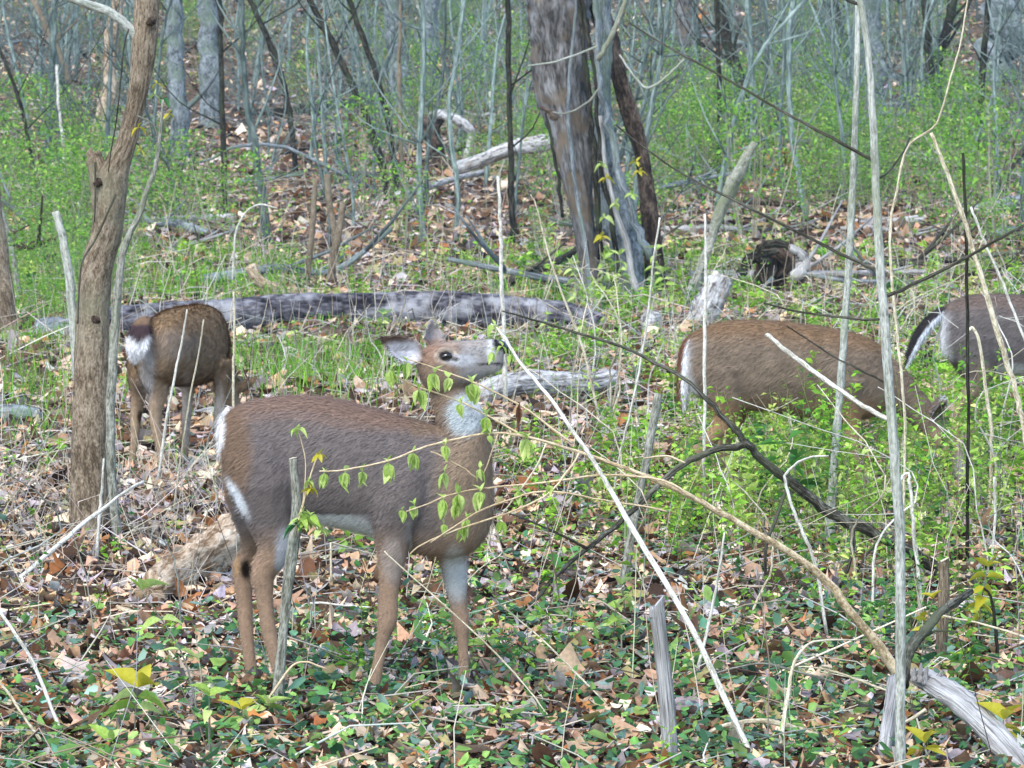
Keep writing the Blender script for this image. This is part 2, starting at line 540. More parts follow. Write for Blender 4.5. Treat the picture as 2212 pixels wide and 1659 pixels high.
def fan_leaves(pos, size, K, tilt, colr, lobes=0.35, aspect=0.65, curl=0.5, lift=0.004):
    n = len(pos)
    ang = np.linspace(0, 2 * np.pi, K, endpoint=False)[None] + RNG.uniform(-0.2, 0.2, (n, K))
    r = 1 + lobes * np.where(np.arange(K) % 2 == 0, 1, -1)[None] * RNG.uniform(0.0, 1.1, (n, 1)) ** 2 + 0.1 * RNG.standard_normal((n, K))
    r = np.clip(r, 0.25, 2)
    x = r * np.cos(ang); y = r * np.sin(ang) * aspect
    c1 = RNG.uniform(-0.3, 1, (n, 1)) * curl; c2 = RNG.uniform(-0.5, 1, (n, 1)) * curl
    z = c1 * x ** 2 * 0.7 + c2 * y ** 2 * 1.3 + 0.1 * RNG.standard_normal((n, K)) * curl
    L = np.stack([x, y, z], -1)
    L = np.concatenate([L, np.zeros((n, 1, 3))], 1) * (size / 2)[:, None, None]
    R = rot_basis(RNG.uniform(0, 6.283, n), tilt, RNG.uniform(0, 6.283, n))
    W = np.einsum('nij,nkj->nki', R, L)
    W[..., 2] -= np.minimum(W[..., 2].min(1, keepdims=True), 0) * 0.75
    W += pos[:, None]; W[..., 2] += lift
    idx = np.arange(n)[:, None, None] * (K + 1)
    k = np.arange(K)
    f = np.stack([k, (k + 1) % K, np.full(K, K)], 1)[None] + idx
    cc = np.repeat(colr[:, None], K + 1, 1) * (1 + 0.2 * RNG.standard_normal((n, K + 1, 1)))
    return W.reshape(-1, 3), f.reshape(-1, 3), np.clip(cc.reshape(-1, 3), 0, 1)


def diamond_leaves(base, direc, length, width, colr, fold=0.25):
    n = len(base)
    direc = direc / (np.linalg.norm(direc, axis=1, keepdims=True) + 1e-9)
    up = RNG.standard_normal((n, 3)) * 0.5 + np.array([0, 0, 1.0])
    side = np.cross(direc, up); side /= np.linalg.norm(side, axis=1, keepdims=True) + 1e-9
    nor = np.cross(side, direc)
    l = length[:, None]; w = width[:, None]
    mid = base + direc * l * 0.45
    V = np.stack([base, mid + side * w * 0.5 + nor * w * fold, base + direc * l - nor * l * 0.12, mid - side * w * 0.5 + nor * w * fold], 1)
    i = np.arange(n)[:, None, None] * 4
    f = np.array([[0, 1, 2], [0, 2, 3]])[None] + i
    cc = np.repeat(colr[:, None], 4, 1)
    return V.reshape(-1, 3), f.reshape(-1, 3), np.clip(cc.reshape(-1, 3), 0, 1)


def prisms(p0, p1, p2, r0, r2, colr):
    """3-sided sticks through three points"""
    n = len(p0)
    t = p2 - p0; t /= np.linalg.norm(t, axis=1, keepdims=True) + 1e-9
    a = np.cross(t, np.array([0.3, 1, 0.21])); a /= np.linalg.norm(a, axis=1, keepdims=True) + 1e-9
    b = np.cross(t, a)
    rings = []
    for p, r in ((p0, r0), (p1, (r0 + r2) / 2), (p2, r2)):
        for k in range(3):
            an = k * 2.0944
            rings.append(p + (a * math.cos(an) + b * math.sin(an)) * r[:, None])
    V = np.stack(rings, 1)
    f = []
    for s in (0, 3):
        for k in range(3):
            q = (k + 1) % 3
            f += [[s + k, s + q, s + 3 + q], [s + k, s + 3 + q, s + 3 + k]]
    f = np.array(f)[None] + np.arange(n)[:, None, None] * 9
    return V.reshape(-1, 3), f.reshape(-1, 3), np.clip(np.repeat(colr[:, None], 9, 1).reshape(-1, 3), 0, 1)


def join(parts):
    V, Fc, C, o = [], [], [], 0
    for v, f, c in parts:
        V.append(v); Fc.append(f + o); C.append(c); o += len(v)
    return np.vstack(V), np.vstack(Fc), np.vstack(C)


def stuff(name, label, parts, mat, smooth=False, cat=None):
    v, f, c = join(parts)
    o = link(name, mesh_from(name, v, f, c, smooth=smooth), M[mat])
    tag(o, label, cat, None, 'stuff')
    return o


def palette(n, cols, wts, var=0.15):
    cols = np.array(cols); wts = np.array(wts) / np.sum(wts)
    c = cols[RNG.choice(len(cols), n, p=wts)]
    return c * (1 + var * RNG.standard_normal((n, 1))) * (1 + 0.05 * RNG.standard_normal((n, 3)))


LITTER = [(0.44, 0.275, 0.165), (0.63, 0.46, 0.3), (0.12, 0.06, 0.03), (0.31, 0.135, 0.05), (0.29, 0.25, 0.235), (0.68, 0.56, 0.42), (0.05, 0.032, 0.022), (0.46, 0.4, 0.38), (0.36, 0.3, 0.13)]
LW = [3.4, 2.2, 2.2, 0.9, 2.0, 1.0, 1.8, 1.0, 0.6]

GRASS_B = [(80, 500, 150, 190, 1.0), (430, 610, 170, 36, 0.75), (680, 780, 210, 75, 1.0), (1180, 690, 160, 60, 0.6), (60, 800, 120, 150, 0.5), (560, 700, 120, 60, .7)]
SPROUT_B = [(1750, 1080, 520, 230, 1.0), (1330, 620, 260, 140, 0.9), (960, 570, 320, 60, 0.3), (1240, 800, 160, 90, 0.7), (1560, 800, 240, 200, 0.7),
            (2050, 800, 240, 220, 0.8), (1180, 1250, 170, 170, 0.6), (2120, 1420, 200, 220, 0.55), (980, 1430, 260, 130, 0.4), (520, 500, 240, 80, 0.25), (1700, 450, 400, 150, 0.6),
            (100, 520, 160, 170, 0.8), (400, 600, 200, 60, 0.5), (860, 690, 300, 50, 0.5)]


def build_litter():
    parts = []
    p = sample([(9.6, 14, 18500), (14, 20, 22000)], 2.2)
    px, py = project(p)
    g = blobs(px, py, GRASS_B)
    keep = RNG.uniform(0, 1, len(p)) > 0.7 * g
    p = p[keep]; n = len(p)
    s = RNG.gamma(3.6, 0.0112, n) + 0.016
    parts.append(fan_leaves(p, s, 10, np.abs(RNG.normal(0, 0.42, n)), palette(n, LITTER, LW, 0.2), 0.28, 0.62, 1.15, 0.004 + 0.016 * RNG.uniform(0, 1, (n, 1))))
    p = sample([(20, 30, 30000), (30, 45, 40000)], 4.0)
    px, py = project(p)
    keep = RNG.uniform(0, 1, len(p)) > 0.75 * blobs(px, py, GRASS_B)
    p = p[keep]; n = len(p)
    parts.append(fan_leaves(p, RNG.gamma(4, 0.014, n) + 0.025, 6, np.abs(RNG.normal(0, 0.45, n)), palette(n, LITTER, LW, 0.2), 0.3, 0.7, 0.6, 0.01))
    p = sample([(45, 75, 66000), (75, 135, 58000)], 7)
    n = len(p)
    parts.append(fan_leaves(p, RNG.gamma(4, 0.02, n) + 0.04 + 0.0006 * p[:, 1], 4, np.abs(RNG.normal(0, 0.5, n)), palette(n, LITTER, LW, 0.15), 0.2, 0.7, 0.6, 0.01))
    stuff('leaf_litter', 'brown and tan dead leaves carpeting the forest floor', parts, 'litter', True, 'leaf litter')


build_litter()


def build_green():
    GREENS = [(0.18, 0.38, 0.035), (0.28, 0.5, 0.05), (0.38, 0.56, 0.09), (0.08, 0.22, 0.045), (0.5, 0.6, 0.16)]
    IVY = [(0.05, 0.14, 0.06), (0.09, 0.23, 0.07), (0.16, 0.33, 0.08), (0.12, 0.25, 0.16), (0.27, 0.45, 0.11), (0.22, 0.34, 0.27)]
    # low creeping leaves
    p = sample([(9.6, 14, 30000), (14, 22, 22000)])
    px, py = project(p)
    dens = np.clip(0.15 + 0.55 * blobs(px, py, [(1000, 1700, 1300, 330, 1.0), (1900, 1400, 500, 300, 1.0), (1100, 1330, 260, 120, 0.8)]) - 0.3 * blobs(px, py, [(260, 1230, 280, 130, 1)]), 0, 1)
    patch = 0.5 + 0.5 * np.sin(p[:, 0] * 5 + 2 * np.sin(p[:, 1] * 3.1)) * np.cos(p[:, 1] * 4.3 + p[:, 0])
    keep = RNG.uniform(0, 1, len(p)) < dens * (0.35 + patch)
    p = p[keep]; n = len(p)
    p[:, 2] += RNG.uniform(0.01, 0.07, n)
    creeping = fan_leaves(p, RNG.gamma(4, 0.0055, n) + 0.012, 6, np.abs(RNG.normal(0.4, 0.45, n)), palette(n, IVY, [2.5, 2.5, 2.4, 1.8, 2.4, 1.3], 0.25), 0.12, 0.6, 0.6, 0.0)
    stuff('creeping_ground_cover', 'dark green creeping leaves scattered over the dead leaves', [creeping], 'green', True, 'ground cover')

    # leafy sprouts
    p = sample([(10.2, 14, 2000), (14, 17.6, 2600), (17.6, 20, 1500), (20, 30, 4600), (30, 46, 6600)], 3.5)
    px, py = project(p)
    dn = blobs(px, py, SPROUT_B)
    pt = np.clip(0.55 + 0.55 * np.sin(p[:, 0] * 2.3 + 1.7 * np.sin(p[:, 1] * 1.3)) * np.sin(p[:, 1] * 1.9 + 1.1 * np.sin(p[:, 0] * 1.7)), 0.15, 1)
    pt = np.maximum(pt, blobs(px, py, [(1850, 1120, 360, 110, 1.0), (1980, 1000, 230, 120, .9)]))
    keep = RNG.uniform(0, 1, len(p)) < (0.07 + 0.93 * dn) * pt
    p = p[keep]; dn = dn[keep]; px = px[keep]; py = py[keep]; n = len(p)
    h = RNG.uniform(0.06, 0.2, n) + 0.18 * dn * RNG.uniform(0, 1, n) ** 1.5
    tall = blobs(px, py, [(1850, 1120, 330, 110, 1.0), (1980, 1000, 230, 120, .9)])
    h = h * (1 + 1.0 * tall) + 0.13 * tall
    # keep the view of the main doe's feet and flank open
    h *= 1 - 0.75 * blobs(px, py, [(780, 730, 600, 30, 1)])
    front = (px > 470) & (px < 1080) & (py > 1480)
    h[front] *= 0.5
    lean = RNG.standard_normal((n, 3)) * 0.22; lean[:, 2] = 1
    top = p + lean * h[:, None]
    mid = (p + top) / 2 + RNG.standard_normal((n, 3)) * 0.012
    stems = prisms(p - np.array([0, 0, 0.02]), mid, top, np.full(n, 0.0018), np.full(n, 0.001), palette(n, [(0.3, 0.24, 0.12), (0.25, 0.33, 0.1)], [1, 1]))
    parts = [stems]
    per = np.clip((h * 75).astype(int) + 5, 6, 28)
    own = np.repeat(np.arange(n), per)
    m = len(own)
    t = RNG.uniform(0.25, 1.0, m)[:, None]
    base = (1 - t) ** 2 * p[own] + 2 * t * (1 - t) * mid[own] + t ** 2 * top[own]
    az = RNG.uniform(0, 6.283, m)
    dirn = np.stack([np.cos(az), np.sin(az), RNG.uniform(-0.6, 0.7, m)], 1)
    far = np.clip((p[own, 1] - 14) / 25, 0, 1)
    ln = RNG.uniform(0.015, 0.038, m) * (1 + 0.9 * far) * np.exp(RNG.normal(0, .3, n))[own]
    tint = palette(n, GREENS, [3, 3, 2, 2, 1], 0.15)[own] * (1 + 0.15 * RNG.standard_normal((m, 1)))
    parts.append(diamond_leaves(base + dirn * 0.012, dirn, ln, ln * RNG.uniform(0.35, 0.6, m), tint))
    stuff('leafy_undergrowth', 'fresh green leafy sprouts covering the forest floor', parts, 'green', True, 'undergrowth')

    # grass and wispy spring growth
    p = sample([(17, 30, 14000), (30, 48, 26000)], 2)
    px, py = project(p)
    keep = RNG.uniform(0, 1, len(p)) < 0.03 + 0.97 * blobs(px, py, GRASS_B)
    p = p[keep]; n = len(p)
    h = RNG.uniform(0.08, 0.26, n) * (1 - 0.75 * blobs(*project(p), [(740, 728, 640, 32, 1)]))
    lean = RNG.standard_normal((n, 3)) * 0.3; lean[:, 2] = 1
    top = p + lean * h[:, None]
    mid = p + (top - p) * 0.5 + np.array([0, 0, 1]) * 0.12 * h[:, None]
    w = RNG.uniform(0.002, 0.005, n) * (p[:, 1] / 22)
    stuff('grass', 'bright green grass blades tufted around the fallen log',
          [prisms(p, mid, top, w, w * 0.25, palette(n, [(0.2, 0.46, 0.04), (0.3, 0.56, 0.07), (0.12, 0.32, 0.035), (0.4, 0.44, 0.14)], [3, 3, 2, 1], 0.2))], 'grass', True, 'grass')

    # dry twigs lying about and standing dead stems
    parts = []
    p = sample([(9.8, 14, 900), (14, 22, 1500), (22, 45, 2600), (45, 80, 1600)], 2); n = len(p)
    L = RNG.gamma(3, 0.07, n) + 0.08
    L *= 1 + (p[:, 1] > 22) * 0.8 + (p[:, 1] > 45)
    az = RNG.uniform(0, 6.283, n); el = np.abs(RNG.normal(0, 0.18, n))
    t = np.stack([np.cos(az) * np.cos(el), np.sin(az) * np.cos(el), np.sin(el)], 1) * L[:, None]
    a = p + np.array([0, 0, 0.02]); b = a + t
    mid = (a + b) / 2 + RNG.standard_normal((n, 3)) * 0.07 * L[:, None]
    mid[:, 2] = np.maximum(mid[:, 2], a[:, 2])
    r = RNG.uniform(0.0015, 0.005, n) * np.maximum(1, p[:, 1] / 22)
    TW = [(0.5, 0.42, 0.3), (0.62, 0.55, 0.44), (0.3, 0.23, 0.16), (0.12, 0.08, 0.06), (0.4, 0.38, 0.35)]
    parts.append(prisms(a, mid, b, r, r * 0.5, palette(n, TW, [2, 2, 2, 1, 2])))
    p = sample([(10.3, 14, 130), (14, 22, 520), (22, 45, 1500), (45, 70, 900)], 2); n = len(p)
    h = RNG.gamma(4, 0.07, n) + 0.1
    lean = RNG.standard_normal((n, 3)) * 0.25; lean[:, 2] = 1
    top = p + lean * h[:, None]
    mid = (p + top) / 2 + RNG.standard_normal((n, 3)) * 0.05 * h[:, None]
    r = RNG.uniform(0.0012, 0.003, n) * np.maximum(1, p[:, 1] / 20)
    parts.append(prisms(p - np.array([0, 0, 0.03]), mid, top, r, r * 0.5, palette(n, TW, [3, 3, 1, 1, 2])))
    p = sample([(13, 20, 5200)], .6)
    px, py = project(p)
    p = p[RNG.uniform(0, 1, len(p)) < blobs(px, py, [(300, 1080, 330, 150, .9), (60, 1050, 200, 160, .9)])]; n = len(p)
    h = RNG.gamma(4, 0.035, n) + 0.05
    lean = RNG.standard_normal((n, 3)) * 0.7; lean[:, 2] = RNG.uniform(.3, 1, n)
    top = p + lean * h[:, None]
    mid = (p + top) / 2 + RNG.standard_normal((n, 3)) * 0.12 * h[:, None]
    r = RNG.uniform(0.0012, 0.0028, n)
    parts.append(prisms(p - np.array([0, 0, 0.03]), mid, top, r, r * 0.5, palette(n, [(0.6, 0.5, 0.36), (0.46, 0.38, 0.3), (0.7, 0.62, 0.5), (0.4, 0.36, 0.36)], [3, 2, 2, 2])))
    stuff('dry_twigs', 'thin dry twigs and dead stems strewn on the forest floor', parts, 'twig', True, 'twigs')


build_green()

# the 300 dead leaves that show largest, each a piece of the forest floor
def build_single_leaves():
    rg = np.random.default_rng(5)
    variants = []
    for mname in ('dead_tan', 'dead_brown', 'dead_pale', 'dead_tan', 'dead_orange', 'dead_brown'):
        K = 18
        ang = np.linspace(0, 6.2832, K, endpoint=False)
        r = 0.95 + 0.12 * np.where(np.arange(K) % 2 == 0, 1, -1) + 0.3 * np.cos(ang * 5) * np.cos(ang / 2) ** 2 + 0.08 * rg.standard_normal(K)
        x, y = r * np.cos(ang), r * np.sin(ang) * 0.75
        z = rg.uniform(0.05, .45) * x ** 2 + rg.uniform(0.1, 0.9) * y ** 2 + 0.09 * rg.standard_normal(K)
        ri = 0.5
        V = np.vstack([np.stack([x, y, z], 1), np.stack([x * ri, y * ri, z * 0.3 + 0.03], 1), [[0, 0, 0]]]) * 0.5
        fc = [(i, (i + 1) % K, K + (i + 1) % K, K + i) for i in range(K)] + [(K + i, K + (i + 1) % K, 2 * K) for i in range(K)]
        me = mesh_from('fallen_leaf', V, fc); me.materials.append(M[mname]); variants.append(me)
    p = sample([(10.4, 12.2, 190), (12.2, 15.5, 110)], 0.1)
    for q in p:
        o = bpy.data.objects.new('fallen_leaf', variants[rg.integers(len(variants))])
        s = float(rg.uniform(0.045, 0.085))
        o.parent = ground; o.location = (q[0], q[1], q[2] + 0.012)
        o.rotation_euler = (rg.normal(0, 0.3), rg.normal(0, 0.3), rg.uniform(0, 6.28)); o.scale = (s, s * rg.uniform(0.7, 1), s)
        COL.objects.link(o)
    # leaves that stand out on their own
    special = [
        (800, 1610, 92, 2, 'large curled tan leaf lying below the standing doe', (0.5, 0.1, 0.2)),
        (590, 1632, 95, 0, 'large lobed tan leaf lying flat near the cut sapling stub', (0.35, 0, 1.0)),
        (545, 1570, 52, 4, 'small oval orange leaf beside the yellow-green seedling', (0.3, 0.1, 0.3)),
        (1250, 1640, 80, 0, 'tan and orange leaf tipped up on its edge in the ground cover', (0.9, 0.2, 0.6)),
        (170, 1568, 70, 3, 'folded golden-tan leaf in the ivy left of the yellow-leaved seedling', (0.5, 0.3, 0.2)),
        (858, 1478, 36, 2, 'pale cream leaf standing behind the front hoof of the doe', (0.8, 0.0, 0.1)),
    ]
    for x, y, w, k, lab, rot in special:
        g = G(x, y)
        o = bpy.data.objects.new('dead_leaf', variants[k]); s = w * g[1] / F
        o.location = (g[0], g[1], g[2] + 0.03); o.rotation_euler = rot; o.scale = (s, s * 0.85, s)
        COL.objects.link(o); tag(o, lab, 'leaf')


build_single_leaves()

# ------------------------------------------------------------------ DEER
def sstep(a, b, x):
    t = np.clip((x - a) / (b - a + 1e-9), 0, 1)
    return t * t * (3 - 2 * t)


def loft(C, ra, lat, rb, sides=20, power=2.0, up=None):
    """closed elliptical loft along C; rb along the lateral vector, ra perpendicular to path and lateral"""
    C = np.asarray(C, float); n = len(C)
    T = np.gradient(C, axis=0); T /= np.linalg.norm(T, axis=1)[:, None]
    Bv = lat[None] - (T @ lat)[:, None] * T
    Bv /= np.linalg.norm(Bv, axis=1)[:, None]
    A = np.cross(Bv, T)
    if up is not None:
        Bv = np.tile(lat, (n, 1)); A = np.tile(np.asarray(up, float), (n, 1))
    an = np.linspace(0, 2 * np.pi, sides, endpoint=False)
    c, s = np.cos(an), np.sin(an)
    c = np.sign(c) * np.abs(c) ** (2 / power); s = np.sign(s) * np.abs(s) ** (2 / power)
    V = C[:, None] + np.asarray(ra)[:, None, None] * c[None, :, None] * A[:, None] + np.asarray(rb)[:, None, None] * s[None, :, None] * Bv[:, None]
    V = V.reshape(-1, 3)
    fl = []
    for i in range(n - 1):
        for j in range(sides):
            q = (j + 1) % sides
            fl.append((i * sides + j, i * sides + q, (i + 1) * sides + q, (i + 1) * sides + j))
    a = len(V)
    V = np.vstack([V, C[0], C[-1]])
    for j in range(sides):
        q = (j + 1) % sides
        fl.append((q, j, a)); fl.append(((n - 1) * sides + j, (n - 1) * sides + q, a + 1))
    return V, fl


def up_rings(rows, n):
    return smooth_path(np.asarray(rows, float), n)


def ear_mesh(base, tip, width, opening, thick=0.011, n=12, m=9):
    """cupped ear: from base to tip, open towards 'opening'"""
    base, tip, opening = map(lambda v: np.asarray(v, float), (base, tip, opening))
    ax = tip - base
    t_ = ax / np.linalg.norm(ax)
    o = opening - (opening @ t_) * t_; o /= np.linalg.norm(o)
    s = np.cross(t_, o)
    front, back = [], []
    for i in range(n):
        t = i / (n - 1)
        w = width / 2 * (0.42 + 0.58 * math.sin(math.pi * min(1, t * 1.15) ** 0.8)) * (1 if t < 0.6 else math.sqrt(max(0.004, 1 - ((t - 0.6) / 0.4) ** 2)))
        for j in range(m):
            k = -1 + 2 * j / (m - 1)
            cup = -0.85 * w * (1 - k * k)
            c = base + ax * t + s * (k * w) + o * cup
            th = thick * (1 - 0.35 * abs(k))
            front.append(c + o * th / 2); back.append(c - o * th / 2)
    V = np.array(front + back); K = n * m
    fl = []
    for i in range(n - 1):
        for j in range(m - 1):
            a = i * m + j
            fl.append((a, a + 1, a + m + 1, a + m)); fl.append((K + a, K + a + m, K + a + m + 1, K + a + 1))
    rim = [j for j in range(m)] + [i * m + m - 1 for i in range(1, n)] + [(n - 1) * m + j for j in range(m - 2, -1, -1)] + [i * m for i in range(n - 2, 0, -1)]
    for a, b in zip(rim, rim[1:] + rim[:1]):
        fl.append((a, K + a, K + b, b))
    return V, fl


def remeshed(name, parts, voxel, iters):
    V, fl, o = [], [], 0
    for v, f in parts:
        V.append(v); fl += [tuple(k + o for k in q) for q in f]; o += len(v)
    me = mesh_from(name + '_rough', np.vstack(V), fl)
    ob = bpy.data.objects.new(name + '_rough', me); COL.objects.link(ob)
    md = ob.modifiers.new('r', 'REMESH'); md.mode = 'VOXEL'; md.voxel_size = voxel
    ms = ob.modifiers.new('s', 'SMOOTH'); ms.factor = 0.5; ms.iterations = iters
    dg = bpy.context.evaluated_depsgraph_get()
    out = bpy.data.meshes.new_from_object(ob.evaluated_get(dg))
    bpy.data.objects.remove(ob); bpy.data.meshes.remove(me)
    out.name = name
    return out


def deer(label, lofts, ears, lat, fwd, coat, voxel, iters, fur_n, eyes, nose, hooves, tail, base, fur_len=0.02, smoothv=None, rough_coat=0.06):
    root = thing('doe', label, 'deer', base, 'deer browsing in the wood')
    b = np.asarray(base, float)
    parts = [(v - b, f) for v, f in lofts]
    parts += [(v - b, f) for v, f in [ear_mesh(*e) for e in ears]]
    me = remeshed('body', parts, voxel, iters)
    n = len(me.vertices)
    V = np.zeros(n * 3, np.float32); me.vertices.foreach_get('co', V); V = V.reshape(-1, 3)
    Nn = np.zeros(n * 3, np.float32); me.vertices.foreach_get('normal', Nn); Nn = Nn.reshape(-1, 3)
    W = V + b
    px, py = project(W)
    latc = (V @ lat)
    col = coat(px, py, W, Nn, latc)
    clump = fuzz(V, 28, 3) * .6 + fuzz(V * np.array([1, 1, 1.8]), 60, 4) * (.5 if rough_coat > .1 else .2)
    col = col * np.clip(1 + rough_coat * clump, .45, 1.6)[:, None]
    a = me.color_attributes.new('Col', 'FLOAT_COLOR', 'POINT')
    c4 = np.ones((n, 4), np.float32); c4[:, :3] = np.clip(col, 0, 1)
    a.data.foreach_set('color', c4.ravel())
    me.polygons.foreach_set('use_smooth', np.ones(len(me.polygons), bool))
    link('body', me, M['coat'], root)
    # short hair lying along the body
    pick = RNG.integers(0, n, fur_n)
    flow = -fwd * 0.9 + np.array([0, 0, -0.55])
    fp, fnm = V[pick] + RNG.standard_normal((fur_n, 3)) * voxel * 0.4, Nn[pick]
    fl_ = np.broadcast_to(flow, fnm.shape) + RNG.standard_normal((fur_n, 3)) * 0.16
    tang = fl_ - (fl_ * fnm).sum(1, keepdims=True) * fnm
    tang /= np.linalg.norm(tang, axis=1, keepdims=True) + 1e-6
    d = tang + fnm * RNG.uniform(0.12, 0.4, (fur_n, 1))
    ln = RNG.uniform(0.5, 1.2, (fur_n, 1)) * fur_len * np.clip(1 + 3.0 * rough_coat * clump[pick], .35, 2)[:, None]
    head = (py < smoothv[1]) & (px > smoothv[0]) if smoothv else np.zeros(n, bool)
    legs = V[:, 2] < 0.42
    ln *= np.where(head[pick] | legs[pick], 0.45, 1.0)[:, None]
    sd = np.cross(d, fnm); sd /= np.linalg.norm(sd, axis=1, keepdims=True) + 1e-6
    wd = 0.0011 * (base[1] / 12)
    tri = np.stack([fp - sd * wd, fp + sd * wd, fp + d * ln], 1)
    shade = RNG.uniform(0.75, 1.28, (fur_n, 1))
    cc = col[pick] * shade
    cc = np.stack([cc, cc, cc * 1.2], 1)
    fm = mesh_from('fur', tri.reshape(-1, 3), np.arange(fur_n * 3).reshape(-1, 3), np.clip(cc.reshape(-1, 3), 0, 1), smooth=False)
    tag(link('fur', fm, M['fur'], root), kind='stuff')
    for (p, r, outw) in eyes:
        bm_v, bm_f = loft(np.array([p + outw * t for t in (-1, -0.8, -0.3, 0.3, 0.8, 1)]) , np.array([0.05, 0.6, 0.95, 0.95, 0.6, 0.05]) * r * 0.78, np.array([1.0, 0.0, 0.28]), np.array([0.05, 0.6, 0.95, 0.95, 0.6, 0.05]) * r * 1.25, 14)
        link('eye', mesh_from('eye', bm_v - b, bm_f), M['eye'], root)
    for v, f in nose:
        link('nose', mesh_from('nose', v - b, f), M['nose'], root)
    for v, f in hooves:
        link('hoof', mesh_from('hoof', v - b, f), M['hoof'], root)
    if tail is not None:
        tv, tf, tcol, tn = tail
        tm = remeshed('tail', [(tv - b, tf)], voxel * 0.8, 3)
        m = len(tm.vertices)
        V2 = np.zeros(m * 3, np.float32); tm.vertices.foreach_get('co', V2); V2 = V2.reshape(-1, 3)
        N2 = np.zeros(m * 3, np.float32); tm.vertices.foreach_get('normal', N2); N2 = N2.reshape(-1, 3)
        q = project(V2 + b)
        c3 = tcol(q[0], q[1], V2 + b, N2)
        a = tm.color_attributes.new('Col', 'FLOAT_COLOR', 'POINT'); c4 = np.ones((m, 4), np.float32); c4[:, :3] = c3
        a.data.foreach_set('color', c4.ravel())
        t_o = link('tail', tm, M['coat'], root)
        k = 5000
        pk = RNG.integers(0, m, k)
        dd = np.broadcast_to(tn, (k, 3)) * 1.0 + N2[pk] * 0.5 + RNG.standard_normal((k, 3)) * 0.25
        dd /= np.linalg.norm(dd, axis=1, keepdims=True)
        l2 = RNG.uniform(0.015, 0.04, (k, 1)); s2 = np.cross(dd, N2[pk] + 0.01)
        s2 /= np.linalg.norm(s2, axis=1, keepdims=True) + 1e-6
        tri = np.stack([V2[pk] - s2 * wd, V2[pk] + s2 * wd, V2[pk] + dd * l2], 1)
        cc = np.repeat((c3[pk] * RNG.uniform(0.8, 1.2, (k, 1)))[:, None], 3, 1)
        tag(link('tail_hair', mesh_from('tail_hair', tri.reshape(-1, 3), np.arange(k * 3).reshape(-1, 3), np.clip(cc.reshape(-1, 3), 0, 1), smooth=False), M['fur'], t_o), kind='stuff')
    return root


def fuzz(Pn, freq, seed, terms=7):
    rg = np.random.default_rng(seed)
    v = np.zeros(len(Pn))
    for _ in range(terms):
        k = rg.standard_normal(3) * freq
        v += np.sin(Pn @ k + rg.uniform(0, 6.28) + 1.3 * np.sin(Pn @ (rg.standard_normal(3) * freq * .6)))
    return v / math.sqrt(terms)


def blend(col, mask, c):
    mask = np.clip(mask, 0, 1)[:, None]
    return col * (1 - mask) + np.asarray(c)[None] * mask


def ell(px, py, x, y, rx, ry, soft=0.35):
    r = np.sqrt(((px - x) / rx) ** 2 + ((py - y) / ry) ** 2)
    return 1 - sstep(1 - soft, 1 + soft, r)


def hoof_at(p, fwd, lat, s=1.0):
    out = []
    p = np.array([p[0], p[1], float(gz(p[0], p[1]))])
    for sg in (-1, 1):
        c = p + lat * 0.011 * sg * s
        C = np.array([c + fwd * -0.016 + [0, 0, 0.048], c + fwd * -0.004 + [0, 0, 0.036], c + fwd * 0.012 + [0, 0, 0.018], c + fwd * 0.034 + [0, 0, -0.004]])
        out.append(loft(C, np.array([0.016, 0.02, 0.02, 0.006]) * s, lat, np.array([0.01, 0.0115, 0.011, 0.004]) * s, 10))
    return out


def leg_loft(rows, lat, latscale=0.85, n=22):
    """rows: (x, y, half width photo units, distance)"""
    R = up_rings([(*P(x, y, d), (w + 1.2) * d / F) for x, y, w, d in rows], n)
    return loft(R[:, :3], R[:, 3], lat, R[:, 3] * latscale, 16)


def body_loft(rows, dist, lat, n=30, power=2.3):
    """rows: (x, top, bottom, half width m)"""
    R = up_rings([(*P(x, (t + b_) / 2, dist(x)), (b_ - t) / 2 * dist(x) / F, hw) for x, t, b_, hw in rows], n)
    return loft(R[:, :3], np.maximum(R[:, 3], 0.004), lat, np.maximum(R[:, 4], 0.004), 28, power, (0, 0, 1))


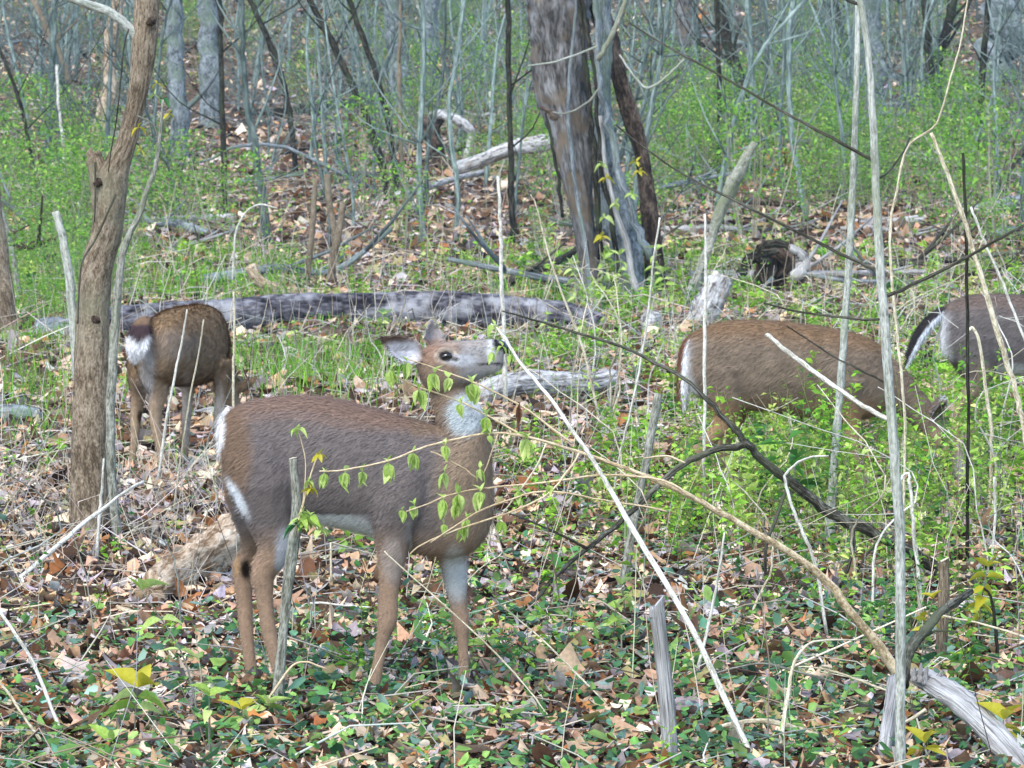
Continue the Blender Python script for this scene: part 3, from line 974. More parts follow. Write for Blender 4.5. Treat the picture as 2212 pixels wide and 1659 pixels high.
# ---- the doe reaching up to the twigs
def main_doe():
    yaw = math.radians(13)
    k = -math.tan(yaw) * 12.0 / F
    D = lambda x, l=0.0: 12.0 + (x - 770) * k + l
    fwd = np.array([math.cos(yaw), -math.sin(yaw), 0]); lat = np.array([math.sin(yaw), math.cos(yaw), 0])
    torso = body_loft([(487, 912, 985, .035), (495, 893, 1040, .075), (512, 877, 1085, .11), (545, 864, 1120, .135), (600, 855, 1128, .136), (666, 853, 1132, .138), (731, 862, 1141, .152),
                       (797, 879, 1156, .152), (863, 896, 1182, .134), (920, 912, 1200, .122), (970, 930, 1204, .112), (1020, 965, 1194, .098), (1050, 1005, 1160, .06), (1064, 1050, 1115, .025)], D, lat)
    neck_rows = [(903, 1003, 800, .05), (922, 1006, 830, .05), (932, 1018, 858, .052), (940, 1036, 886, .058), (950, 1051, 922, .068), (952, 1060, 962, .085), (930, 1066, 1015, .105), (905, 1060, 1070, .11)]
    R = up_rings([(*P((l + r) / 2, y, D((l + r) / 2) - 0.0), (r - l) / 2 * 12 / F, w) for l, r, y, w in neck_rows], 22)
    neck = loft(R[:, :3], R[:, 3], lat, R[:, 4], 22)
    hd = lambda x: 11.92
    hlat = np.array([0.05, 1.0, 0.0]); hlat /= np.linalg.norm(hlat)
    head = body_loft([(898, 765, 790, .02), (908, 756, 815, .042), (928, 746, 845, .056), (955, 739, 856, .062), (985, 736, 846, .058), (1012, 735, 831, .047), (1040, 733, 818, .037),
                      (1062, 732, 808, .033), (1078, 735, 801, .029), (1088, 742, 792, .02)], hd, hlat, 30, 2.2)
    brow = loft(np.array([P(945, 756, 11.875), P(960, 754, 11.865), P(978, 756, 11.87)]), np.array([.006, .011, .005]), hlat, np.array([.006, .012, .005]), 12)
    nf, ff = 0.075, 0.075
    legs = [
        leg_loft([(895, 985, 40, D(895, -.075)), (880, 1040, 58, D(880, -.085)), (862, 1095, 58, D(860, -.1)), (850, 1150, 43, D(850, -.1)), (848, 1191, 32, D(848, -.1)), (842, 1240, 24, D(840, -.09)), (839, 1290, 20, D(838, -.09)), (838, 1325, 21.5, D(836, -.09)), (835, 1348, 20, D(836, -.09)), (827, 1378, 13, D(830, -.09)), (819, 1425, 11.5, D(820, -.09)), (811, 1468, 12, D(812, -.09)), (806, 1490, 14.5, D(806, -.09)), (806, 1503, 12, D(806, -.09)), (808, 1515, 13, D(806, -.09))], lat),
        leg_loft([(985, 1100, 55, D(985, .08)), (982, 1160, 40, D(985, .08)), (981, 1209, 31, D(981, .09)), (984, 1255, 25.5, D(984, .09)), (990, 1305, 18, D(988, .09)), (996, 1338, 18, D(998, .09)), (998, 1358, 16.5, D(998, .09)), (1000, 1384, 11, D(1000, .09)), (1002, 1430, 10, D(1002, .09)), (1004, 1472, 10.5, D(1004, .09)), (1005, 1495, 13, D(1005, .09)), (1008, 1512, 12, D(1005, .09))], lat),
        leg_loft([(578, 960, 78, D(560, -.065)), (578, 1040, 80, D(570, -.08)), (586, 1110, 58, D(580, -.085)), (598, 1165, 43, D(590, -.09)), (588, 1203, 32, D(590, -.09)), (567, 1236, 28, D(572, -.09)), (568, 1262, 23, D(572, -.09)), (573, 1300, 17, D(572, -.09)), (579, 1350, 15.5, D(578, -.09)), (592, 1411, 13.5, D(592, -.09)), (608, 1468, 13, D(608, -.09)), (616, 1492, 15.5, D(612, -.09)), (622, 1510, 15, D(616, -.09))], lat),
        leg_loft([(550, 985, 70, D(550, .06)), (545, 1060, 60, D(545, .08)), (552, 1120, 46, D(552, .1)), (556, 1160, 35, D(556, .13)), (546, 1194, 26, D(548, .17)), (526, 1222, 25, D(530, .2)), (525, 1248, 21, D(530, .2)), (528, 1290, 16.5, D(528, .2)), (531, 1345, 15, D(531, .2)), (537, 1405, 13, D(537, .2)), (544, 1450, 12.5, D(544, .2)), (548, 1472, 14, D(548, .2)), (552, 1486, 13, D(552, .2))], lat),
    ]
    ears = [(P(915, 772, 11.86), P(822, 727, 11.83), 0.083, np.array([0.25, -1.0, 0.1])),
            (P(946, 752, 11.965), P(934, 687, 11.98), 0.082, np.array([0.65, -0.8, 0.0]))]

    def coat(px, py, W, Nn, l):
        flank = np.array([0.138, 0.117, 0.11]); red = np.array([0.185, 0.122, 0.092]); tan = np.array([0.33, 0.215, 0.135])
        col = np.tile(flank, (len(px), 1))
        nz = np.sin(px * .13 + 2 * np.sin(py * .05)) * np.sin(py * .11 + px * .04)
        col = col * (1 + 0.06 * nz[:, None])
        col = blend(col, sstep(0.25, 0.85, Nn[:, 2]) * sstep(950, 915, py), red)
        col = blend(col, 0.8 * ell(px, py, 500, 980, 45, 110) + 0, (0.17, 0.108, 0.066))
        col = blend(col, 0.75 * sstep(1120, 1215, py), tan)
        col = blend(col, 0.8 * ell(px, py, 1025, 1050, 75, 150, .4), (0.27, 0.195, 0.128))
        nk = sstep(955, 925, py) * (px > 890)
        col = blend(col, nk * 0.9, (0.2, 0.142, 0.098))
        # white throat, belly, thighs
        col = blend(col, ell(px, py, 1008, 895, 40, 46, .3) * (Nn[:, 1] < 0.5), (0.36, 0.4, 0.41))
        col = blend(col, ell(px, py, 1035, 860, 16, 34, .4), (0.62, 0.62, 0.62))
        col = blend(col, sstep(-0.25, -0.7, Nn[:, 2]) * (px > 620) * (px < 890) * (py > 1110) * (py < 1200), (0.55, 0.56, 0.55))
        col = blend(col, ell(px - 0.5 * (py - 1075), py, 517, 1075, 11, 40, .5), (0.66, 0.68, 0.7))
        col = blend(col, ell(px, py, 482, 925, 7, 40, .4), (0.75, 0.74, 0.72))
        col = blend(col, 0.9 * ell(px, py, 614, 1205, 17, 62, .35), (0.4, 0.42, 0.46))
        col = blend(col, 0.85 * ell(px, py, 986, 1240, 27, 58, .4), (0.48, 0.5, 0.5))
        col = blend(col, 0.5 * ell(px, py, 850, 1210, 24, 50, .4), (0.42, 0.38, 0.36))
        col = blend(col, ell(px, py, 532, 1230, 12, 22, .4), (0.02, 0.012, 0.008))
        col = blend(col, 0.7 * ell(px, py, 513, 1222, 6, 20, .5), (0.38, 0.24, 0.12))
        # head
        hd_ = (py < 862) & (px > 894)
        col = blend(col, hd_ * sstep(975, 1010, px) * sstep(835, 815, py), (0.26, 0.245, 0.235))
        col = blend(col, hd_ * ell(px, py, 925, 755, 55, 30, .4), (0.23, 0.145, 0.1))
        col = blend(col, hd_ * ell(px, py, 965, 768, 25, 17, .35) * 0.85, (0.48, 0.4, 0.33))
        col = blend(col, hd_ * ell(px, py, 998, 778, 32, 13, .45) * 0.85, (0.42, 0.43, 0.45))
        col = blend(col, hd_ * ell(px, py, 963, 769, 17, 10, .3), (0.035, 0.028, 0.025))
        col = blend(col, hd_ * ell(px, py, 984, 776, 9, 3, .4), (0.06, 0.05, 0.045))
        col = blend(col, hd_ * ell(px, py, 990, 742, 60, 6, .6) * 0.5, (0.33, 0.27, 0.23))
        col = blend(col, hd_ * ell(px, py, 1061, 757, 9, 26, .5) * 0.85, (0.5, 0.5, 0.5))
        col = blend(col, hd_ * ell(px, py, 1076, 800, 18, 8, .5), (0.45, 0.43, 0.4))
        col = blend(col, ell(px, py, 1060, 785, 27, 2.6, .5), (0.03, 0.025, 0.025))
        col = blend(col, ell(px, py, 1079, 742, 14, 15, .3), (0.02, 0.02, 0.022))
        # ears
        e1 = sstep(918, 896, px) * (py < 806)
        inner = e1 * (Nn @ np.array([0.2, -1, 0.1]) > 0.1)
        col = blend(col, e1 * 1.0, (0.24, 0.16, 0.11))
        col = blend(col, inner * ell(px, py, 874, 762, 46, 28, .4), (0.52, 0.52, 0.56))
        col = blend(col, inner * ell(px, py, 868, 752, 22, 7, .5) * 0.7, (0.25, 0.23, 0.22))
        col = blend(col, e1 * sstep(848, 826, px) * 0.95, (0.05, 0.03, 0.025))
        col = blend(col, e1 * sstep(742, 728, py) * sstep(895, 870, px) * 0.8, (0.07, 0.045, 0.035))
        e2 = (py < 738) & (px > 915) & (px < 970)
        col = blend(col, e2 * sstep(742, 725, py), (0.34, 0.3, 0.29))
        return col
    eye_o = np.array([0.1, -1.0, 0.12]); eye_o /= np.linalg.norm(eye_o)
    hw = 0.0625
    eyes = [(P(964, 769, 11.862), 0.0145, eye_o * 0.012), (P(964, 769, 11.978), 0.0145, np.array([0.1, 1, .1]) * 0.012)]
    nose = [loft(np.array([P(1070, 737, 11.92), P(1077, 739, 11.92), P(1085, 744, 11.92), P(1091, 753, 11.92), P(1088, 764, 11.92)]), np.array([.003, .0085, .012, .0125, .004]), hlat, np.array([.01, .021, .024, .02, .006]), 16)]
    hv = []
    for x, y, d in ((806, 1515, D(806, -.09)), (1006, 1512, D(1005, .09)), (622, 1510, D(616, -.09)), (552, 1486, D(552, .2))):
        hv += hoof_at(P(x, y, d), fwd, lat, 1.25)
    tR = up_rings([(*P(497, 880, D(497)), .022), (*P(486, 900, D(484)), .022), (*P(482, 935, D(478)), .024), (*P(481, 968, D(478)), .014), (*P(484, 985, D(480)), .004)], 14)
    tv, tf = loft(tR[:, :3], tR[:, 3] * 0.45, lat, tR[:, 3] * 1.3, 14)

    def tcol(px, py, W, Nn):
        c = np.tile(np.array([0.3, 0.19, 0.12]), (len(px), 1))
        return blend(c, 0.95 * sstep(0.2, -0.3, Nn @ lat) + 0.0, (0.8, 0.79, 0.77))
    base = P(770, 1510, 12.0); base[2] = float(gz(base[0], base[1]))
    deer('large grey-brown doe standing with her nose raised to a leafy twig', [torso, neck, head, brow] + legs, ears, lat, fwd, coat, 0.006, 3, 90000, eyes, nose, hv, (tv, tf, tcol, np.array([0, 0, -1.0])), base, 0.02, (893, 862))


main_doe()


# ---- the doe seen from behind beside the forked trunk
def rear_doe():
    a = math.radians(76)
    fwd = np.array([math.cos(a), math.sin(a), 0]); lat = np.array([-math.sin(a), math.cos(a), 0])
    s = 19.9 / F
    cen = P(345, 730, 19.5)

    def ctr(t, z):                     # t metres forward from the tail head, z height
        q = cen + fwd * t; q[2] = z; return q
    R = up_rings([(*ctr(-.06, .62), .06, .04), (*ctr(-.03, .63), .12, .085), (*ctr(.05, .635), .165, .125), (*ctr(.18, .64), .19, .145), (*ctr(.34, .64), .2, .16), (*ctr(.5, .635), .205, .165), (*ctr(.64, .64), .2, .15), (*ctr(.76, .64), .165, .115), (*ctr(.83, .64), .1, .06)], 28)
    torso = loft(R[:, :3], R[:, 3], lat, R[:, 4], 28, 2.2, (0, 0, 1))
    R = up_rings([(*ctr(.68, .7), .12, .1), (*ctr(.86, .66), .095, .07), (*ctr(1.0, .52), .075, .055), (*ctr(1.1, .36), .065, .05), (*ctr(1.16, .26), .06, .05)], 16)
    neck = loft(R[:, :3], R[:, 3], lat, R[:, 4], 18)
    R = up_rings([(*ctr(1.12, .33), .04, .035), (*ctr(1.16, .26), .062, .055), (*ctr(1.22, .18), .05, .045), (*ctr(1.28, .1), .034, .032), (*ctr(1.31, .05), .02, .02)], 14)
    head = loft(R[:, :3], R[:, 3], lat, R[:, 4], 16)
    legs = [
        leg_loft([(330, 765, 48, 19.6), (336, 815, 36, 19.58), (343, 850, 22, 19.56), (336, 880, 16, 19.55), (337, 920, 12, 19.55), (346, 965, 9.5, 19.55), (353, 1003, 8.5, 19.55), (358, 1024, 10, 19.55)], lat, .9),
        leg_loft([(308, 765, 40, 19.85), (302, 815, 28, 19.85), (299, 850, 17, 19.88), (295, 886, 14, 19.9), (293, 905, 12, 19.9), (291, 945, 9, 19.9), (287, 985, 8, 19.9), (284, 1008, 10, 19.9)], lat, .9),
        leg_loft([(415, 775, 36, 20.2), (408, 815, 22, 20.2), (405, 850, 14, 20.2), (404, 885, 11, 20.2), (402, 910, 10.5, 20.2), (401, 950, 7.5, 20.2), (399, 985, 8, 20.2), (398, 1000, 8.5, 20.2)], lat, .9),
        leg_loft([(478, 775, 32, 20.0), (478, 812, 19, 20.0), (476, 850, 12.5, 20.0), (473, 885, 11, 20.0), (471, 915, 9.5, 20.0), (471, 960, 7.5, 20.0), (474, 995, 8, 20.0), (475, 1010, 8.5, 20.0)], lat, .9),
    ]
    e0 = ctr(1.12, .36)
    ears = [(e0 + lat * .04, e0 + lat * .16 + [0, 0, .08], .075, fwd + [0, 0, 0.3]), (e0 - lat * .04, e0 - lat * .16 + [0, 0, .08], .075, fwd + [0, 0, 0.3])]

    def coat(px, py, W, Nn, l):
        col = np.tile(np.array([0.22, 0.148, 0.088]), (len(px), 1))
        nz = np.sin(px * .31 + 2.4 * np.sin(py * .16)) * np.sin(py * .27 + px * .1)
        col = col * (1 + 0.18 * nz[:, None])
        col = blend(col, 0.6 * sstep(0.5, 0.9, Nn[:, 2]), (0.2, 0.125, 0.06))
        col = blend(col, 0.7 * ell(px, py, 375, 745, 60, 30, .5), (0.22, 0.175, 0.14))
        col = blend(col, 0.7 * sstep(815, 880, py), (0.38, 0.28, 0.19))
        col = blend(col, 0.75 * ell(px, py, 318, 800, 16, 60, .5), (0.4, 0.38, 0.36))
        col = blend(col, 0.6 * ell(px, py, 404, 880, 10, 70, .5), (0.48, 0.45, 0.42))
        col = blend(col, 0.5 * ell(px, py, 472, 890, 10, 70, .5), (0.48, 0.45, 0.42))
        col = blend(col, ell(px, py, 302, 900, 6, 14, .5), (0.06, 0.035, 0.02))
        return col
    hv = []
    for x, y, d in ((358, 1026, 19.55), (284, 1010, 19.9), (398, 1002, 20.2), (475, 1012, 20.0)):
        hv += hoof_at(P(x, y, d), fwd, lat, 1.2)
    eyes = [(ctr(1.18, .24) + lat * .052, .014, lat * .012), (ctr(1.18, .24) - lat * .052, .014, -lat * .012)]
    R = up_rings([(*P(312, 690, 19.55), .03, .035), (*P(304, 704, 19.4), .03, .045), (*P(300, 724, 19.34), .03, .056), (*P(295, 746, 19.33), .024, .052), (*P(291, 766, 19.36), .014, .026), (*P(289, 778, 19.4), .004, .006)], 14)
    tv, tf = loft(R[:, :3], R[:, 3] * .6, np.array([1.0, -0.1, 0]), R[:, 4], 16)

    def tcol(px, py, W, Nn):
        c = np.tile(np.array([0.8, 0.8, 0.8]), (len(px), 1))
        c = blend(c, sstep(744, 728, py + 0.5 * np.abs(px - 300)), (0.045, 0.028, 0.03))
        return blend(c, sstep(706, 696, py), (0.17, 0.105, 0.06))
    base = P(380, 1010, 19.9); base[2] = float(gz(base[0], base[1]))
    noses = [loft(np.array([ctr(1.29, .09), ctr(1.31, .06), ctr(1.325, .04)]), np.array([.02, .024, .008]), lat, np.array([.02, .024, .008]), 12)]
    deer('brown doe seen from behind with a white-tipped tail beside the forked trunk', [torso, neck, head] + legs, ears, lat, fwd, coat, 0.009, 4, 45000, eyes, noses, hv, (tv, tf, tcol, np.array([0, 0, -1.0])), base, 0.028, None, 0.2)


rear_doe()


# ---- generic profile doe with lowered head (the two on the right)
def grazing_doe(label, x0, dist, yawdeg, top, warm, tail_kind):
    """x0: photo x of the rump, top: list of (t metres along, top z, bottom z, half width)"""
    a = math.radians(yawdeg)
    fwd = np.array([math.cos(a), math.sin(a), 0]); lat = np.array([-math.sin(a), math.cos(a), 0])
    o = P(x0, 900, dist); o[2] = float(gz(o[0], o[1]))
    ctr = lambda t, z, l=0.0: o + fwd * t + lat * l + np.array([0, 0, z])
    R = up_rings([(*ctr(t, (zt + zb) / 2), (zt - zb) / 2, w) for t, zt, zb, w in top], 30)
    torso = loft(R[:, :3], R[:, 3], lat, R[:, 4], 28, 2.3, (0, 0, 1))
    R = up_rings([(*ctr(.72, .66), .13, .11), (*ctr(.88, .6), .105, .085), (*ctr(.99, .5), .08, .06), (*ctr(1.08, .42), .066, .052), (*ctr(1.13, .37), .06, .05)], 16)
    neck = loft(R[:, :3], R[:, 3], lat, R[:, 4], 18)
    R = up_rings([(*ctr(1.08, .43), .04, .035), (*ctr(1.13, .36), .062, .058), (*ctr(1.18, .28), .054, .05), (*ctr(1.22, .2), .037, .036), (*ctr(1.25, .14), .03, .03), (*ctr(1.26, .11), .015, .015)], 14)
    head = loft(R[:, :3], R[:, 3], lat, R[:, 4], 16)

    def leg(rows):
        Q = up_rings([(*ctr(t, z, l), w) for t, z, w, l in rows], 22)
        return loft(Q[:, :3], Q[:, 3], lat, Q[:, 3] * .85, 16)
    legs = []
    for sgn, df, dh in ((-1, 0.05, -0.04), (1, -0.07, 0.08)):
        l = .085 * sgn
        legs.append(leg([(.7 + df * .3, .6, .1, l), (.7 + df * .4, .48, .062, l), (.7 + df * .6, .38, .036, l), (.7 + df * .8, .25, .026, l), (.71 + df, .18, .018, l), (.71 + df, .08, .017, l), (.72 + df, .03, .02, l)]))
        legs.append(leg([(.14, .64, .13, l * .8), (.15, .52, .1, l), (.16 + dh * .3, .42, .06, l), (.1 + dh * .6, .33, .035, l), (.06 + dh, .27, .033, l), (.07 + dh, .18, .021, l), (.09 + dh, .08, .018, l), (.11 + dh, .03, .021, l)]))
    ears = []
    for sgn in (-1, 1):
        e0 = ctr(1.11, .42, .04 * sgn)
        ears.append((e0, e0 + lat * .1 * sgn + fwd * .06 + np.array([0, 0, .1]), .078, fwd * 0.6 + lat * sgn * .9 + np.array([0, 0, -0.2])))

    def coat(px, py, W, Nn, l):
        q = W - o; t = q @ fwd; z = q[:, 2]
        col = np.tile(np.array([0.17, 0.128, 0.092]) if warm else np.array([0.13, 0.112, 0.106]), (len(px), 1))
        nz = np.sin(t * 33 + 2.4 * np.sin(z * 21)) * np.sin(z * 41 + t * 13)
        col = col * (1 + 0.12 * nz[:, None])
        col = blend(col, (0.85 if warm else 0.6) * sstep(0.2, 0.8, Nn[:, 2]) * sstep(.68, .75, z), (0.185, 0.112, 0.06) if warm else (0.17, 0.115, 0.085))
        col = blend(col, 0.8 * sstep(.56, .44, z) * (t < 0.9), (0.3, 0.18, 0.09) if warm else (0.25, 0.19, 0.15))
        col = blend(col, 0.8 * (1 - sstep(.3, .42, z)), (0.36, 0.25, 0.16))
        col = blend(col, sstep(-0.4, -0.8, Nn[:, 2]) * (z > .38) * (z < .56) * (t < .7) * (t > .2), (0.26, 0.18, 0.12) if warm else (0.6, 0.6, 0.58))
        rump = (1 - sstep(.0, .05, t)) * sstep(.4, .5, z) * (1 - sstep(.72, .8, z))
        col = blend(col, 0.9 * rump * sstep(.1, .03, np.abs(q @ lat)), (0.75, 0.76, 0.77))
        col = blend(col, (t > 1.1) * sstep(.3, .2, z), (0.4, 0.37, 0.34))
        ear = (t > 1.08) & (z > .41)
        col = blend(col, ear * (np.abs(q @ lat) > .07), (0.16, 0.12, 0.1))
        col = blend(col, ear * (np.abs(q @ lat) > .06) * (Nn @ fwd > 0.25), (0.5, 0.5, 0.5))
        return col
    eyes = [(ctr(1.155, .335, s_ * .055), .014, lat * s_ * .012) for s_ in (-1, 1)]
    noses = [loft(np.array([ctr(1.235, .16), ctr(1.255, .125), ctr(1.265, .1)]), np.array([.02, .026, .01]), lat, np.array([.02, .026, .01]), 12)]
    hv = []
    for sgn, df, dh in ((-1, 0.05, -0.04), (1, -0.07, 0.08)):
        hv += hoof_at(ctr(.725 + df, 0, .085 * sgn), fwd, lat, 1.2) + hoof_at(ctr(.115 + dh, 0, .085 * sgn), fwd, lat, 1.2)
    if tail_kind == 'down':
        R = up_rings([(*ctr(.02, .8), .022, .03), (*ctr(-.03, .76), .028, .045), (*ctr(-.05, .66), .028, .05), (*ctr(-.055, .54), .022, .038), (*ctr(-.05, .46), .006, .01)], 16)
        tdir = np.array([0, 0, -1.0])
        tv, tf = loft(R[:, :3], R[:, 3], lat, R[:, 4], 16)
        # brown outside with a broad white margin
        tcol = lambda px, py, W, Nn: blend(np.tile(np.array([0.17, 0.08, 0.045]), (len(px), 1)), sstep(-.2, .3, Nn @ fwd * .8 + np.abs(Nn @ lat) * .45 - 0.1), (0.82, 0.83, 0.85))
    else:
        R = up_rings([(*ctr(.03, .8), .022, .03), (*ctr(-.05, .77), .028, .045), (*ctr(-.13, .69), .03, .05), (*ctr(-.19, .58), .022, .038), (*ctr(-.22, .5), .006, .01)], 16)
        tdir = np.array([-0.5 * fwd[0], -0.5 * fwd[1], -1.0])
        tv, tf = loft(R[:, :3], R[:, 3], lat, R[:, 4], 16)
        under = fwd * 0.85 - np.array([0, 0, 0.5])
        tcol = lambda px, py, W, Nn: blend(np.tile(np.array([0.035, 0.03, 0.03]), (len(px), 1)), sstep(-0.35, 0.0, Nn @ under), (0.75, 0.78, 0.82))
    base = ctr(.4, 0)
    return deer(label, [torso, neck, head] + legs, ears, lat, fwd, coat, 0.009, 4, 45000, eyes, noses, hv, (tv, tf, tcol, tdir), base, 0.026, None, 0.17 if warm else 0.1)


PROFILE = [(-.035, .79, .6, .03), (-.015, .81, .55, .075), (.05, .845, .5, .115), (.15, .87, .46, .145), (.3, .875, .45, .165), (.48, .86, .43, .175), (.63, .84, .41, .165), (.76, .81, .41, .14), (.86, .76, .44, .1), (.92, .68, .5, .05)]
grazing_doe('reddish-brown doe grazing head down behind the leafy sprouts and canes', 1500, 18.0, -4, PROFILE, True, 'down')
grazing_doe('grey doe walking away out of view with her dark tail half raised', 2046, 20.4, 6, [(t, a + .0, b, w) for t, a, b, w in PROFILE], False, 'up')

# ------------------------------------------------------------------ FORKED TREE on the left
def tube_part(name, pts, d, w, mat, parent, sides=10, wob=0.06, jit=0.1, n=None, root=False, sink=0.06):
    C, R = px_path(pts, d, w, n, jit)
    if root: C, R = to_ground(C, R, sink)
    _seed[0] += 1
    V, fl, uv = tube_arrays(C - np.array(parent['_b']), R, sides, wob, _seed[0])
    return link(name, mesh_from(name, V, fl, uv=uv), M[mat], parent), C, R


def edges(rows):
    """(left, right, y) -> centre points, widths"""
    return [((l + r) / 2, y) for l, r, y in rows], [r - l for l, r, y in rows]


def tube_edges(name, rows, d, mat, parent, sides=18, wob=0.05, root=False, n=None, jit=0.03):
    pts, w = edges(rows)
    C = []
    dd = [d] * len(rows) if np.isscalar(d) else np.interp(np.linspace(0, 1, len(rows)), np.linspace(0, 1, len(d)), d)
    arr = np.array([(*P(x, y, q), ww / 2 * q / F) for (x, y), ww, q in zip(pts, w, dd)])
    n = n or 6 * len(rows)
    arr = smooth_path(arr, n)
    C, R = arr[:, :3], np.maximum(arr[:, 3], 0.002)
    if root: C, R = to_ground(C, R, 0.08, 1.2)
    _seed[0] += 1
    V, fl, uv = tube_arrays(C - np.array(parent['_b']), R, sides, wob, _seed[0])
    return link(name, mesh_from(name, V, fl, uv=uv), M[mat], parent), C, R


g = G(195, 1165); TD = float(g[1])
t = thing('forked_tree', 'brown ridged tree trunk that forks low beside the rear-facing doe', 'tree', g)
tube_edges('trunk', [(150, 243, 1160), (153, 236, 1090), (155, 232, 1000), (157, 232, 900), (158, 234, 820), (162, 236, 700), (170, 241, 600), (184, 255, 540), (197, 267, 500), (203, 277, 400), (228, 284, 350), (253, 297, 300), (277, 318, 200), (284, 338, 100), (290, 343, 0), (296, 346, -120), (300, 345, -260)], TD, 'bark_brown', t, 22, 0.035, True)
tube_part('limb', [(232, 470), (216, 395), (205, 345), (203, 330)], [TD, TD, TD + .05], [56, 50, 30], 'bark_brown', t, 14)
tube_part('branch', [(300, 85), (280, 62), (240, 30), (180, 5), (120, -12), (60, -20)], [TD, TD - .15], [24, 20, 11], 'sapling_pale', t, 10)
tube_part('branch', [(296, 250), (330, 268), (342, 300), (350, 330)], [TD - .1, TD - .15], [5, 3], 'sapling', t, 6)
tube_part('vine', [(278, 62), (268, 100), (262, 160), (256, 220), (250, 270), (240, 325), (234, 372)], TD - 0.1, [4, 3], 'bark_branch', t, 6)
tube_part('vine', [(250, 420), (228, 470), (205, 520), (180, 560), (172, 610), (168, 700)], TD - 0.1, [5, 3], 'bark_branch', t, 6)
tube_part('vine', [(206, 350), (206, 420), (204, 480)], TD - .07, [5, 3], 'bark_branch', t, 6)
for x, y in ((338, 180), (335, 205), (352, 212), (365, 245), (300, 275), (303, 322), (345, 250)):
    leaf_node(t, P(x, y, TD - 0.12), 2, 0.045, random.choice(['leaf_spring', 'leaf_yellow', 'leaf_dark']), 0.5, 1)
for x, y, s_ in ((322, 48, 26), (212, 195 * 2, 12)):
    pass
# knots
for (x, y, w_) in ((325, 46, 20), (212, 395, 22), (205, 690, 26)):
    c = P(x, y, TD - 0.5 * 70 * TD / F + 0.0)
    r = w_ * .42 * TD / F
    C = np.array([c + np.array([0, .05, 0]), c + np.array([0, 0.0, 0]), c + np.array([0, -.012, 0.0])])
    V, fl, uv = tube_arrays(C - np.array(t['_b']), np.array([r * 1.4, r, r * .45]), 12, 0.12, int(x))
    link('knot', mesh_from('knot', V, fl, uv=uv), M['rot'], t)

stick('slender_stem', 'pale slender stem growing up against the right side of the forked trunk', 'sapling', [(242, 1040), (240, 1000), (239, 886), (246, 740), (254, 640), (264, 553), (282, 500), (300, 467), (318, 410), (334, 367), (345, 300), (352, 215)], TD - .2, [22, 20, 17, 11, 6], 'sapling')
stick('snapped_sapling', 'snapped pale sapling with a broken brown top left of the forked trunk', 'sapling', [(168, 830), (163, 760), (156, 660), (146, 570), (132, 500), (120, 457)], 17.0, [20, 20, 17], 'sapling_pale')
stick('bare_pole', 'thin bleached pole curving up behind the cut stem', 'sapling', [(172, 445), (155, 420), (143, 370), (135, 300), (126, 220), (123, 140)], 'g', [9, 8, 6], 'cane_white')
stick('mossy_sapling', 'mossy green-brown sapling at the far left in tall grass', 'sapling', [(22, 720), (10, 640), (0, 560), (-14, 460), (-30, 330)], 'g', [46, 42, 34], 'bark_brown')
stick('grey_sapling', 'grey sapling standing in the grass left of the cut stem', 'sapling', [(44, 650), (36, 600), (24, 540), (10, 480), (-10, 400)], 'g', [14, 12, 9], 'sapling')

# ------------------------------------------------------------------ LOGS, STUMPS AND DEAD WOOD
def log(label, rows, d, mat, name='fallen_log', cat='log', broken=True, parts=(), sides=18, wob=0.06, cutmat='cut', sinkto=None):
    """rows (x, top, bottom) along the log; lies on the ground at distance d"""
    dd = [d] * len(rows) if np.isscalar(d) else np.interp(np.linspace(0, 1, len(rows)), np.linspace(0, 1, len(d)), d)
    arr = np.array([(*P(x, (a + b) / 2, q), (b - a) / 2 * q / F) for (x, a, b), q in zip(rows, dd)])
    arr = smooth_path(arr, 10 * len(rows))
    base = arr[len(arr) // 2, :3].copy(); base[2] = float(gz(base[0], base[1]))
    o = thing(name, label, cat, base)
    _seed[0] += 1
    V, fl, uv = tube_arrays(arr[:, :3] - base, arr[:, 3], sides, wob, _seed[0])
    link('bark', mesh_from('bark', V, fl, uv=uv), M[mat], o)
    for end, k in ((0, -1), (-1, 1)):
        c = arr[end, :3]; T = arr[end, :3] - arr[end - k if end == 0 else -2, :3] if end == -1 else arr[0, :3] - arr[1, :3]
        T = T / np.linalg.norm(T)
        C = np.array([c - T * .03, c + T * .006, c + T * .012]); r = arr[end, 3]
        V, fl, uv = tube_arrays(C - base, np.array([r * .9, r * .86, r * .3]), sides, wob * 1.5, _seed[0] + 7)
        link('cut_end', mesh_from('cut_end', V, fl, uv=uv), M[cutmat], o)
    return o


log('long grey fallen log with peeling white bark lying across the wood behind the doe', [(180, 672, 742), (280, 660, 732), (400, 652, 726), (520, 643, 714), (640, 634, 706), (780, 631, 707), (930, 631, 707), (1060, 634, 710), (1150, 643, 716), (1220, 653, 724), (1300, 678, 740)], [33.2, 33.8, 33.2], 'bark_log', sides=26, wob=0.045, cutmat='wood_grey')
log('short pale log with a bleached broken end behind the muzzle of the doe', [(1035, 835, 890), (1060, 818, 872), (1100, 806, 858), (1160, 800, 852), (1220, 804, 852), (1280, 806, 848), (1325, 796, 838)], [24.2, 24.8], 'wood_white', sides=20, cutmat='wood_white')
log('rotten tan log slanting up from the leaf litter behind the hind legs of the doe', [(325, 1240, 1310), (370, 1210, 1290), (430, 1170, 1255), (490, 1128, 1210), (545, 1092, 1165), (570, 1080, 1140)], [14.4, 15.2, 15.9], 'wood_tan', sides=20, wob=.12, cutmat='wood_tan')
log('small dark grey mossy log end at the left edge of the leaf litter', [(-60, 1352, 1392), (0, 1345, 1386), (60, 1336, 1372), (120, 1326, 1358), (166, 1318, 1344)], [13.6, 13.9], 'bark_dark', cutmat='wood_grey')
